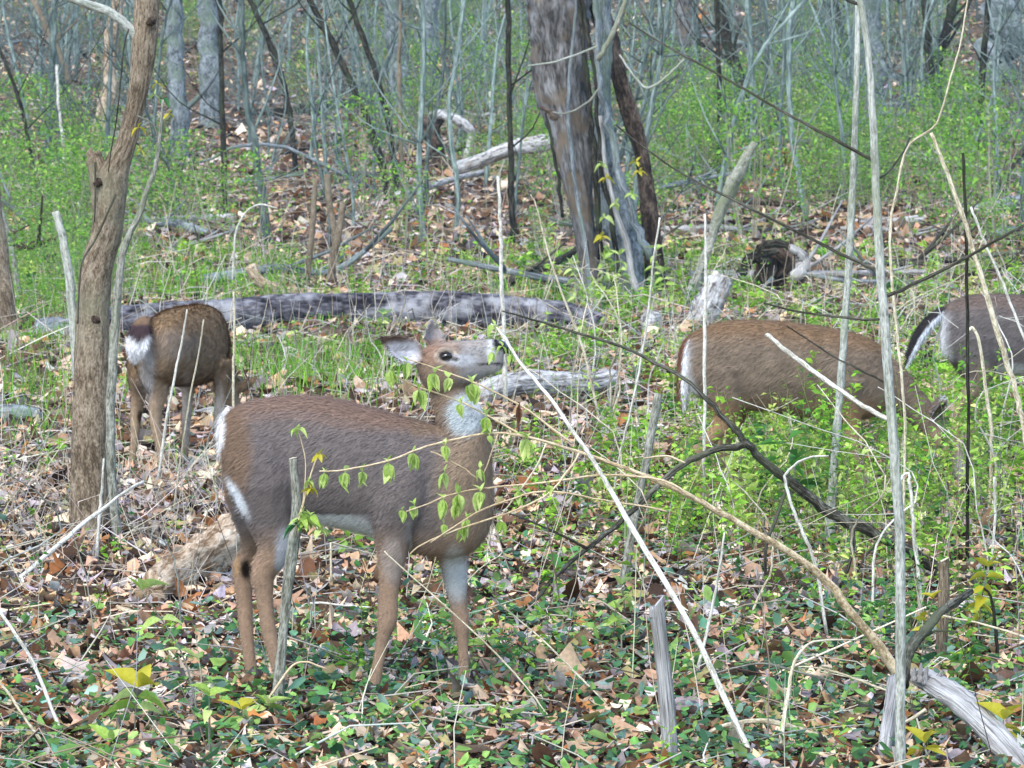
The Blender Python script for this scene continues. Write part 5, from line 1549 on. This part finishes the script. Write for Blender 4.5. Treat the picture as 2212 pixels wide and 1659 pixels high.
stick('pale_cane', 'thin cane slanting down the slope at the upper right before the blue-grey trunk', 'cane', [(2240, 370), (2201, 280), (2160, 210), (2120, 140), (2074, 67), (2040, 20)], 14.8, [6, 5, 4], 'cane_white', root=False) if False else None
stick('bent_cane', 'bleached cane snapped and bent over beside the tall sapling', 'cane', [(1992, 1330), (1988, 1279), (1978, 1180), (1971, 1106), (1966, 1050), (1962, 1022), (1950, 1030), (1936, 1050), (1925, 1062)], 13.6, [9, 9, 9, 8, 5], 'cane_white')
stick('bent_cane', 'pale hooked cane bent over before the legs of the grey doe', 'cane', [(2140, 1040), (2143, 960), (2141, 920), (2128, 820), (2117, 750), (2108, 718), (2100, 708), (2092, 714)], 16.8, [8, 8, 6], 'cane')
stick('dark_sapling', 'thin dark upright stem before the grey doe', 'sapling', [(2090, 1210), (2090, 1053), (2091, 860), (2090, 653), (2086, 480), (2080, 330)], 15.6, [9, 8, 7, 6], 'bark_dark')
stick('dead_cane', 'pale dead stem in the leafy sprouts at the right', 'cane', [(2140, 1240), (2145, 1180), (2150, 1106), (2148, 1030)], 'g', [6, 5], 'cane_white')
stick('pale_post', 'leaning grey cut sapling standing between doe and dark branch', 'stump', [(1345, 1262), (1356, 1200), (1372, 1110), (1392, 1020), (1408, 930), (1422, 850)], 14.6, [22, 20, 18, 18], 'sapling')
stick('thin_reed', 'thin green-white reed rising behind the leaning grey cut sapling', 'cane', [(1330, 1030), (1345, 960), (1370, 850), (1392, 740), (1404, 640), (1412, 560), (1425, 470)], 18.2, [6, 5, 4], 'cane_white')
stick('thin_reed', 'bleached reed standing in front of the long grey log', 'cane', [(1088, 690), (1084, 640), (1082, 560), (1080, 460), (1076, 380)], 24.0, [9, 8, 6], 'cane_white')
stick('thin_reed', 'long pale reed leaning left above the long grey log', 'cane', [(1262, 760), (1240, 700), (1205, 610), (1180, 530), (1160, 450), (1146, 420)], 22.0, [5, 4, 3], 'cane')

# cut stubs near the camera
def stub(label, rows, d, mat, name='cut_sapling', cutmat='cut', slant=0.0):
    g0 = P((rows[0][0] + rows[0][1]) / 2, rows[0][2], d)
    g0[2] = float(gz(g0[0], g0[1]))
    o = thing(name, label, 'stump', g0)
    _, C, R = tube_edges('stem', rows, d, mat, o, 16, .035, True)
    T = C[-1] - C[-2]; T /= np.linalg.norm(T)
    ang = np.linspace(0, 6.2832, 16, endpoint=False)
    r = R[-1] * 1.02
    V = [np.array([math.cos(a) * r, math.sin(a) * r, slant * r * math.cos(a) + .004]) for a in ang]
    Vb = [np.array([math.cos(a) * r, math.sin(a) * r, -r * 1.5]) for a in ang]
    V = np.array(V + Vb + [np.array([0, 0, .006])]) + C[-1] - np.array(o['_b'])
    fl = [(i, (i + 1) % 16, 32) for i in range(16)] 
    link('cut_face', mesh_from('cut_face', V[list(range(16)) + [32]], [(i, (i + 1) % 16, 16) for i in range(16)], smooth=False), M[cutmat], o)
    link('rim', mesh_from('rim', V[:32], [(i, 16 + i, 16 + (i + 1) % 16, (i + 1) % 16) for i in range(16)], smooth=True, uv=np.stack([np.tile(ang / 6.28, 2), np.repeat([0.02, 0], 16)], 1)), M[mat], o)
    return o, C


o, _ = stub('thick bleached grey cut sapling standing alone in the ground cover', [(1434, 1468, 1690), (1428, 1464, 1600), (1421, 1456, 1500), (1412, 1444, 1400), (1402, 1434, 1308)], 10.62, 'wood_grey', slant=1.2, cutmat='wood_white')
o, C = stub('pale cut sapling with leafy sprouts standing before the flank of the doe', [(585, 612, 1530), (592, 616, 1450), (602, 622, 1360), (610, 634, 1260), (624, 650, 1150), (630, 650, 1080), (624, 642, 992)], 11.72, 'sapling', slant=.2)
for x, y, n_, L, mt in ((650, 1120, 6, .04, 'leaf_spring'), (640, 1135, 6, .045, 'leaf_dark'), (665, 1130, 6, .045, 'leaf_spring'), (690, 1145, 4, .04, 'leaf_spring'), (655, 1105, 4, .03, 'leaf_spring'), (670, 1115, 5, .04, 'leaf_spring')):
    leaf_node(o, P(x, y, 11.66), n_, L, mt, .3, 3)
tube_part('sprout', [(640, 1140), (652, 1100), (664, 1050), (680, 1000), (692, 980)], 11.66, [4, 3], 'twig_tan', o, 6)
tube_part('sprout', [(640, 1130), (655, 1080), (660, 1000), (650, 950), (642, 925)], 11.66, [3, 2], 'twig_tan', o, 6)
for x, y, mt in ((642, 926, 'leaf_spring'), (690, 982, 'leaf_yellow'), (668, 1040, 'leaf_spring'), (672, 1055, 'leaf_yellow')):
    leaf_node(o, P(x, y, 11.65), 4, .034, mt, .3, 2)
stub('brown cut sapling with a pale sawn top behind the broken branch', [(2018, 2044, 1428), (2022, 2048, 1360), (2026, 2052, 1280), (2026, 2050, 1212)], float(G(2031, 1428)[1]), 'bark_brown', slant=.5)

# dark fallen branch curving in front of the grazing doe
g = G(2052, 1270)
o = thing('dark_branch', 'dark forked dead branch arching over the leafy sprouts', 'branch', g)
d0 = float(g[1])
tube_part('limb', [(2056, 1275), (2010, 1222), (1900, 1160), (1800, 1110), (1720, 1050), (1640, 985), (1574, 913), (1518, 853), (1474, 816), (1360, 755), (1244, 718), (1150, 690), (1085, 672)], [d0, d0 - .3, d0 - .2], [26, 27, 25, 20, 10, 7, 5, 3], 'bark_branch', o, 10, .07, .2, 60, True)
tube_part('arm', [(1628, 968), (1602, 964), (1540, 975), (1480, 1000), (1420, 1050), (1380, 1092), (1330, 1135), (1270, 1185), (1215, 1230), (1170, 1280), (1130, 1330), (1100, 1375)], [d0 - .3, d0 - .5, 13.75], [16, 15, 13, 11, 9, 6], 'bark_branch', o, 8, .07, .2, 44)
tube_part('twig', [(1270, 1185), (1200, 1150), (1130, 1120), (1070, 1100)], 13.9, [7, 5, 3], 'bark_branch', o, 6)
tube_part('twig', [(1840, 1135), (1842, 1180), (1832, 1225), (1818, 1262), (1800, 1300)], d0 - .3, [13, 9, 5], 'bark_branch', o, 8)
tube_part('twig', [(1900, 1165), (1870, 1200), (1850, 1240), (1840, 1255)], d0 - .3, [7, 5, 4], 'bark_branch', o, 6)
tube_part('twig', [(1700, 1032), (1698, 1060), (1672, 1130), (1655, 1180), (1655, 1250), (1668, 1320), (1680, 1345)], d0 - .6, [8, 8, 5], 'bark_branch', o, 6)
tube_part('twig', [(1480, 1000), (1440, 985), (1390, 990)], d0 - .5, [5, 3], 'twig_tan', o, 6)
stick('pale_twig', 'pale twig hooked over the dark forked branch', 'twig', [(1768, 1248), (1755, 1200), (1735, 1150), (1715, 1106), (1697, 1040), (1700, 1020), (1741, 990), (1790, 985)], 13.2, [7, 7, 6, 4], 'cane_white')

# broken grey branch in the lower right corner
g = G(2235, 1659) + np.array([0, -.15, 0])
o = thing('broken_branch', 'splintered grey branch propped up in the leaves below the tall sapling', 'branch', g)
bd = float(g[1])
tube_edges('limb', [(2216, 2276, 1705), (2170, 2230, 1645), (2114, 2170, 1580), (2050, 2106, 1520), (2000, 2050, 1484), (1966, 2006, 1462)], [bd, bd + .3, bd + .5], 'wood_grey', o, 16, .1)
tube_edges('leg', [(1886, 1924, 1690), (1896, 1930, 1600), (1908, 1940, 1530), (1918, 1950, 1470)], [bd + .1, bd + .45], 'wood_grey', o, 14, .1)
tube_edges('fork', [(1934, 1964, 1480), (1942, 1970, 1430), (1958, 1986, 1392), (1990, 2014, 1360), (2022, 2042, 1322), (2056, 2076, 1300), (2090, 2104, 1278)], [bd + .5, bd + 1.1], 'bark_branch', o, 12, .14)
tube_part('twig', [(2000, 1372), (2030, 1362), (2070, 1366)], bd + .8, [8, 4], 'bark_branch', o, 6)
for pts in ([(1985, 1475), (1988, 1455), (1990, 1432)], [(1998, 1478), (2000, 1455), (2004, 1440)], [(2012, 1482), (2026, 1465), (2036, 1448)], [(1975, 1470), (1974, 1452), (1976, 1440)]):
    tube_part('splinter', pts, bd + .42, [18, 14, 4], 'wood_white', o, 5, .1)
tube_part('twig', [(2000, 1532), (1970, 1552), (1930, 1575), (1905, 1590)], bd + .3, [8, 6], 'cane', o, 6)

# other canes in the foreground
FG = [
    ('cane', 'thick tan cane arched low over the ground cover near the splintered branch', [(1860, 1650), (1851, 1636), (1800, 1605), (1741, 1580), (1655, 1558), (1585, 1563), (1545, 1575), (1510, 1600), (1496, 1625)], [11.0, 11.05], [18, 15, 13, 10, 6], 'cane'),
    ('cane', 'bleached cane that bends right at its top before the splintered branch', [(1676, 1680), (1678, 1655), (1701, 1506), (1715, 1433), (1741, 1396), (1775, 1383), (1858, 1383)], [10.8, 11.2], [11, 9, 8, 5, 3], 'cane'),
    ('cane', 'thin grey-green cane arching toward the thick straight stub', [(1900, 1530), (1880, 1512), (1808, 1476), (1715, 1449), (1648, 1433), (1590, 1442), (1538, 1456)], [11.8, 11.9], [7, 6, 4], 'sapling'),
    ('cane', 'thin tan cane curving down to the splintered branch', [(1960, 1515), (1941, 1503), (1870, 1475), (1808, 1453), (1760, 1442), (1725, 1440)], [11.6, 11.7], [6, 5, 3], 'cane'),
    ('cane', 'bleached stem leaning left at the left edge of the leaf litter', [(157, 1650), (153, 1633), (113, 1533), (67, 1423), (0, 1323), (-40, 1270)], [10.95, 11.1], [9, 8, 7], 'cane_white'),
    ('cane', 'tan stem in the bottom left corner', [(125, 1650), (60, 1560), (20, 1500), (-20, 1450)], [10.9, 11.0], [9, 7, 5], 'cane'),
    ('twig', 'pale stick lying against the forked trunk over the leaf litter', [(46, 1250), (50, 1243), (110, 1192), (170, 1140), (215, 1105), (270, 1062), (310, 1040)], [14.9, 15.6], [10, 10, 8, 6], 'cane_white'),
    ('twig', 'thin pale stick beside the small dark log', [(-30, 1415), (0, 1404), (80, 1386), (180, 1370)], [13.2, 13.4], [8, 6, 4], 'cane'),
    ('twig', 'pale stick standing beside the base of the forked trunk', [(214, 1120), (218, 1080), (222, 1030), (224, 990)], [15.8, 15.8], [8, 6, 4], 'cane_white'),
    ('twig', 'tan stem rising right of the forked trunk base before the rear-facing doe', [(380, 1060), (395, 960), (412, 850), (430, 760), (440, 690)], [17.5, 17.5], [4, 4, 3], 'cane'),
    ('twig', 'straight bleached stem before the flank of the rear-facing doe', [(362, 890), (372, 840), (384, 780), (396, 720), (404, 668)], [18.4, 18.4], [6, 5, 3], 'cane_white'),
    ('twig', 'thin pale stem right of the rear-facing doe', [(504, 800), (506, 740), (506, 680), (504, 630)], [18.6, 18.6], [6, 5, 4], 'cane'),
    ('twig', 'pale twig lying on the leaves between the legs of the doe', [(632, 1318), (680, 1302), (740, 1308), (800, 1312)], [13.9, 13.9], [6, 5, 4], 'cane_white'),
    ('twig', 'thin straight twig propped behind the belly of the doe', [(715, 1172), (760, 1185), (810, 1198)], [14.8, 15.0], [5, 4], 'cane'),
    ('twig', 'thin tan twig looping in the leaves by the hind hooves of the doe', [(580, 1510), (600, 1480), (630, 1440), (660, 1430), (705, 1445)], [11.6, 11.6], [6, 5, 4], 'twig_tan'),
    ('cane', 'thin green stem slanting from the front leg of the doe to the leafy ground', [(1190, 1560), (1150, 1500), (1060, 1400), (940, 1290), (850, 1210), (830, 1190)], [11.35, 11.5], [4, 4, 3], 'cane'),
    ('cane', 'thin tan runner slanting through the ground cover by the far front leg', [(1330, 1540), (1260, 1470), (1180, 1390), (1110, 1330), (1060, 1290)], [11.7, 12.2], [5, 4, 3], 'cane'),
    ('cane', 'thin grey-green cane standing before the leafy sprouts', [(1505, 1460), (1530, 1350), (1550, 1250), (1565, 1150)], [12.4, 12.4], [8, 6, 4], 'cane_white'),
    ('twig', 'thin pale twig crossing the right edge behind the brown sawn stub', [(2280, 1395), (2212, 1375), (2110, 1345), (2010, 1325)], [12.2, 12.4], [6, 5, 4], 'cane'),
    ('twig', 'pale twig lying in the lower right leaves', [(2230, 1565), (2170, 1590), (2110, 1625), (2050, 1655)], [11.0, 10.9], [9, 7], 'cane_white'),
    ('cane', 'thin dark stem leaning in the leaves right of the sawn stub', [(2155, 1430), (2150, 1350), (2140, 1290), (2125, 1270)], [12.6, 12.6], [9, 8, 5], 'bark_dark'),
    ('twig', 'dead branch slanting up at the far right of the slope', [(2150, 420), (2168, 380), (2190, 345), (2212, 325), (2260, 300)], [56, 56], [24, 22, 14], 'rot'),
    ('twig', 'thin arching pale stem above the long grey log', [(505, 550), (510, 500), (530, 460), (560, 442), (600, 450)], [40, 40], [4, 3], 'cane_white'),
    ('twig', 'dark crooked branch lying on the slope right of the forked tree', [(620, 318), (560, 312), (500, 320), (450, 345), (400, 352), (350, 352)], [60, 60], [8, 7, 5], 'bark_grey'),
]
for nm, lab, pts, d, w_, mt in FG:
    stick('pale_' + nm if 'dark' not in lab else 'dark_' + nm, lab, nm, pts, d, w_, mt, jit=.15, wob=.04)

# thin canes standing all through the undergrowth, and dead branches lying on the slope
def fill_canes():
    rg = np.random.default_rng(404)
    def arched(seed):
        r2 = np.random.default_rng(seed)
        pts = np.array([[0, 0, -.05], [r2.normal(0, .03), r2.normal(0, .03), .35], [r2.normal(0, .09), r2.normal(0, .07), .7], [r2.normal(0, .22), r2.normal(0, .12), 1.0]])
        if seed % 3 == 0: pts = np.vstack([pts, pts[-1] + [r2.choice([-1, 1]) * .2, 0, -.08]])
        C = smooth_path(pts, 16); C[1:-1] += r2.standard_normal((14, 3)) * .004
        V, fl, uv = tube_arrays(C, np.linspace(.0046, .0018, 16), 6, .05, seed)
        n0 = len(V); Vs, Us, Fs = [V], [uv], list(fl)
        for k in range(4):
            j = r2.integers(5, 15); dv = r2.standard_normal(3) * [1, .6, .5] + [0, 0, .5]
            Cb = np.array([C[j], C[j] + dv * .06, C[j] + dv * .13 + [0, 0, .01]])
            v, f, u = tube_arrays(Cb, np.array([.0022, .0018, .0012]), 4, .05, seed + k)
            Fs += [tuple(q + n0 for q in ff) for ff in f]; n0 += len(v); Vs.append(v); Us.append(u)
        return mesh_from('thin_cane', np.vstack(Vs), Fs, uv=np.vstack(Us))
    base = [arched(i) for i in range(9)]
    meshes = []
    for i, me in enumerate(base):
        for mt in ('cane', 'cane_white', 'sapling_pale'):
            m2 = me.copy(); m2.materials.append(M[mt]); meshes.append(m2)
    n = 0
    while n < 120:
        d = rg.uniform(13, 30); x = rg.uniform(-1.15, 1.15) * half_w(d); z = float(gz(x, d))
        px, py = project(np.array([x, d, z]))
        w = 1.0 if px > 1150 else (.5 if px < 470 else .25)
        if rg.uniform() > w: continue
        o = bpy.data.objects.new('thin_cane', meshes[rg.integers(len(meshes))])
        h = rg.uniform(.3, .95) * (1 if px > 1150 else .7)
        o.location = (x, d, z); o.rotation_euler = (rg.normal(0, .1), rg.normal(0, .16), rg.uniform(0, 6.28)); k = rg.uniform(.8, 1.3) * max(1, d / 20)
        o.scale = (k, k, h); COL.objects.link(o)
        tag(o, 'thin pale upright cane among many in the green undergrowth', 'cane', 'thin pale canes standing in the undergrowth'); n += 1
    def fallen(seed):
        r2 = np.random.default_rng(seed)
        L = 1.6
        pts = np.array([[-L / 2, 0, .03], [-L / 6, r2.normal(0, .08), .05 + r2.uniform(0, .08)], [L / 6, r2.normal(0, .08), .06 + r2.uniform(0, .12)], [L / 2, r2.normal(0, .15), .05 + r2.uniform(0, .3)]])
        C = smooth_path(pts, 14)
        V, fl, uv = tube_arrays(C, np.linspace(.045, .015, 14), 8, .1, seed)
        n0 = len(V); Vs, Us, Fs = [V], [uv], list(fl)
        for k in range(3):
            j = r2.integers(4, 12); dv = np.array([r2.uniform(.2, .6), r2.normal(0, .4), r2.uniform(0, .5)])
            v, f, u = tube_arrays(np.array([C[j], C[j] + dv * .5, C[j] + dv + [0, 0, .05]]), np.array([.016, .012, .006]), 5, .08, seed + k)
            Fs += [tuple(q + n0 for q in ff) for ff in f]; n0 += len(v); Vs.append(v); Us.append(u)
        return mesh_from('fallen_branch', np.vstack(Vs), Fs, uv=np.vstack(Us))
    fm = []
    for i in range(6):
        me = fallen(50 + i)
        for mt in ('bark_branch', 'rot', 'wood_grey', 'bark_grey'):
            m2 = me.copy(); m2.materials.append(M[mt]); fm.append(m2)
    n = 0
    while n < 80:
        d = rg.uniform(38, 100); x = rg.uniform(-1.1, 1.1) * half_w(d); z = float(gz(x, d))
        px, py = project(np.array([x, d, z]))
        if rg.uniform() > (1 if px > 1600 else .55): continue
        o = bpy.data.objects.new('fallen_branch', fm[rg.integers(len(fm))]); k = rg.uniform(.6, 1.6)
        o.location = (x, d, z); o.rotation_euler = (0, rg.normal(0, .08), rg.normal(0, .6) + (3.14 if rg.uniform() < .5 else 0)); o.scale = (k, k, k); COL.objects.link(o)
        tag(o, 'short dead branch lying among many on the leafy slope', 'branch', 'dead branches lying on the wooded slope'); n += 1


fill_canes()

# ------------------------------------------------------------------ SEEDLINGS that stand out
def seedling(label, x, y, h, nodes, L, mats, lean=0.0, d=None, width=4, top_up=True, name='seedling', group=None):
    b0 = G(x, y) if d is None else P(x, y, d)
    b0[2] = float(gz(b0[0], b0[1]))
    o = thing(name, label, 'plant', b0, group)
    s = b0[1] / F
    pts = np.array([b0 - [0, 0, .03], b0 + np.array([lean * h * .3, 0, h * .5]) * s, b0 + np.array([lean * h, -.03 / s, h]) * s])
    C = smooth_path(pts, 10)
    V, fl, uv = tube_arrays(C - b0, np.linspace(width / 2 * s, 1.2 * s, 10), 6, .04, int(x))
    link('stem', mesh_from('stem', V, fl, uv=uv), M['sapling'], o)
    for i in range(nodes):
        t_ = 0.35 + 0.65 * (i + 1) / nodes
        p = C[int(t_ * 9)]
        a0 = random.uniform(0, 3.14)
        lastn = i == nodes - 1
        for k in range(3 if lastn else 2):
            a = a0 + k * (2.1 if lastn else 3.14) + random.uniform(-.3, .3)
            put_leaf(o, p, (math.cos(a), .8 * math.sin(a), random.uniform(.5, 1.2) if (lastn and top_up) else random.uniform(-.35, .3)), L * random.uniform(.8, 1.15), mats[min(i, len(mats) - 1)])
    return o


seedling('seedling with two upright bright yellow leaves over green ones', 290, 1590, 110, 3, .105, ['leaf_spring', 'leaf_spring', 'leaf_yellow'], .1)
seedling('low pale green seedling near the bottom left leaves', 235, 1650, 50, 3, .075, ['leaf_spring'], .1)
seedling('green seedling on a stiff stem below the small dark log', 452, 1690, 150, 3, .06, ['leaf_dark', 'leaf_spring'], .02, 10.7, 8)
seedling('seedling with a tilted pale leaf beside the cut sapling base', 520, 1580, 50, 2, .085, ['leaf_spring', 'leaf_yellow'], .1)
seedling('thin seedling with mint-green leaves beside the rotten tan log', 435, 1570, 300, 3, .075, ['leaf_spring'], -.42, 11.4, 6)
seedling('bright green low seedling behind the hind hooves of the doe', 575, 1560, 40, 3, .07, ['leaf_dark', 'leaf_spring'], .1)
seedling('bushy bright green seedling left of the leaning pale cane', 1325, 1400, 90, 5, .055, ['leaf_dark', 'leaf_spring'], .05)
seedling('bushy green seedling by the foot of the leaning grey cut sapling', 1350, 1340, 80, 5, .05, ['leaf_spring'], -.1)
seedling('seedling of deep green leaves at the far front hoof of the doe', 1045, 1440, 75, 4, .055, ['leaf_dark', 'leaf_spring'], .1)
seedling('green seedling with spread leaves right of the front hooves', 1090, 1460, 60, 4, .05, ['leaf_dark'], -.1)
seedling('seedling with red-tinged leaves beside the leaning bleached cane', 1480, 1500, 80, 4, .045, ['leaf_yellow', 'leaf_spring'], .1)
seedling('leafy seedling with lobed yellow-green leaves at the splintered branch', 2160, 1640, 90, 4, .075, ['leaf_spring', 'leaf_yellow'], .05)
seedling('yellow-green seedling at the foot of the tall sapling', 1990, 1660, 60, 4, .07, ['leaf_spring', 'leaf_yellow'], .1)
seedling('tall leafy seedling right of the brown sawn stub', 2110, 1420, 200, 7, .06, ['leaf_spring', 'leaf_yellow'], .1)
seedling('yellow-tipped seedling left of the brown sawn stub', 1990, 1440, 150, 5, .05, ['leaf_spring', 'leaf_yellow'], .15)
seedling('leafy shrublet hiding the belly of the grazing doe', 1700, 1130, 210, 9, .06, ['leaf_spring'], .05, 17.0)
seedling('leafy shrublet before the chest of the grazing doe', 1795, 1100, 120, 7, .06, ['leaf_spring', 'leaf_dark'], -.1, 17.2)
seedling('green shrublet at the muzzle of the grazing doe', 1990, 1060, 130, 8, .06, ['leaf_spring', 'leaf_dark'], .05, 17.4)
seedling('green shrublet before the hind legs of the grazing doe', 1560, 1140, 130, 7, .055, ['leaf_spring'], .1, 17.0)
seedling('leafy shrublet below the grey doe', 2120, 1080, 160, 8, .06, ['leaf_spring'], -.05, 17.6)
for x, y, h, lab in ((930, 770, 60, 'young green sprout just behind the ears of the doe'), (1180, 770, 90, 'leafy green sprout between the short pale log and the long log'), (1250, 780, 80, 'leafy green sprout at the broken end of the short pale log'),
                     (820, 760, 80, 'green sprout before the long log left of the doe head'), (1130, 790, 60, 'small green sprout above the muzzle of the doe'), (640, 760, 60, 'small green sprout in the grass right of the rear-facing doe'), (1180, 560, 70, 'leafy sprout with drooping leaves above the long grey log'),
                     (920, 580, 60, 'pale leafy sprout above the middle of the long grey log'), (1490, 620, 90, 'leafy sprout at the foot of the dead grey-tan trunk')):
    seedling(lab, x, y, h, 6, .06 * (1 if y > 700 else 1.6), ['leaf_spring'], random.uniform(-.2, .2))
for i, (x, d_, h) in enumerate(((1590, 16.6, 190), (1625, 16.2, 150), (1650, 16.8, 230), (1680, 16.4, 200), (1725, 16.7, 260), (1745, 16.2, 210), (1775, 16.6, 180), (1830, 16.8, 170), (1870, 16.3, 200), (1905, 16.7, 150), (1940, 16.5, 190), (1965, 17.0, 160), (2035, 16.8, 200), (2075, 16.5, 170), (2160, 16.6, 190), (1540, 16.4, 120))):
    seedling('airy bright green leafy sprig in front of the grazing does', x, 258 + 15073 / d_, h, 11, .05, ['leaf_spring'], random.uniform(-.15, .15), d_, group='leafy sprigs in front of the grazing does')
for x, y, h, lab in ((1250, 680, 110, 'leafy sprout at the left foot of the old shaggy tree'), (1300, 690, 130, 'leafy sprout before the trunk of the old shaggy tree'), (1350, 690, 140, 'tall leafy sprout at the right foot of the old shaggy tree'), (1410, 660, 120, 'leafy sprout between the old shaggy tree and the dead trunk'), (1450, 700, 110, 'leafy sprout beside the small whitish broken stump')):
    seedling(lab, x, y, h, 8, .1, ['leaf_spring'], random.uniform(-.2, .2))

# ------------------------------------------------------------------ thin spring haze over the wood
def haze():
    x0, x1, y0, y1, z0, z1 = -170, 170, -8, 430, -1.2, 75
    V = [(x, y, z) for x in (x0, x1) for y in (y0, y1) for z in (z0, z1)]
    me = mesh_from('haze', np.array(V), [(0, 1, 3, 2), (4, 6, 7, 5), (0, 4, 5, 1), (2, 3, 7, 6), (0, 2, 6, 4), (1, 5, 7, 3)], smooth=False)
    m = bpy.data.materials.new('haze_air'); m.use_nodes = True
    nt = m.node_tree; nt.nodes.clear()
    out = N(nt, 'ShaderNodeOutputMaterial'); v = N(nt, 'ShaderNodeVolumePrincipled')
    v.inputs['Color'].default_value = (0.6, 0.86, 0.95, 1); v.inputs['Density'].default_value = 0.0005; v.inputs['Anisotropy'].default_value = 0.2
    nt.links.new(v.outputs[0], out.inputs['Volume'])
    o = link('haze', me, m)
    tag(o, 'thin pale haze hanging in the wood', 'haze', None, 'stuff')


haze()
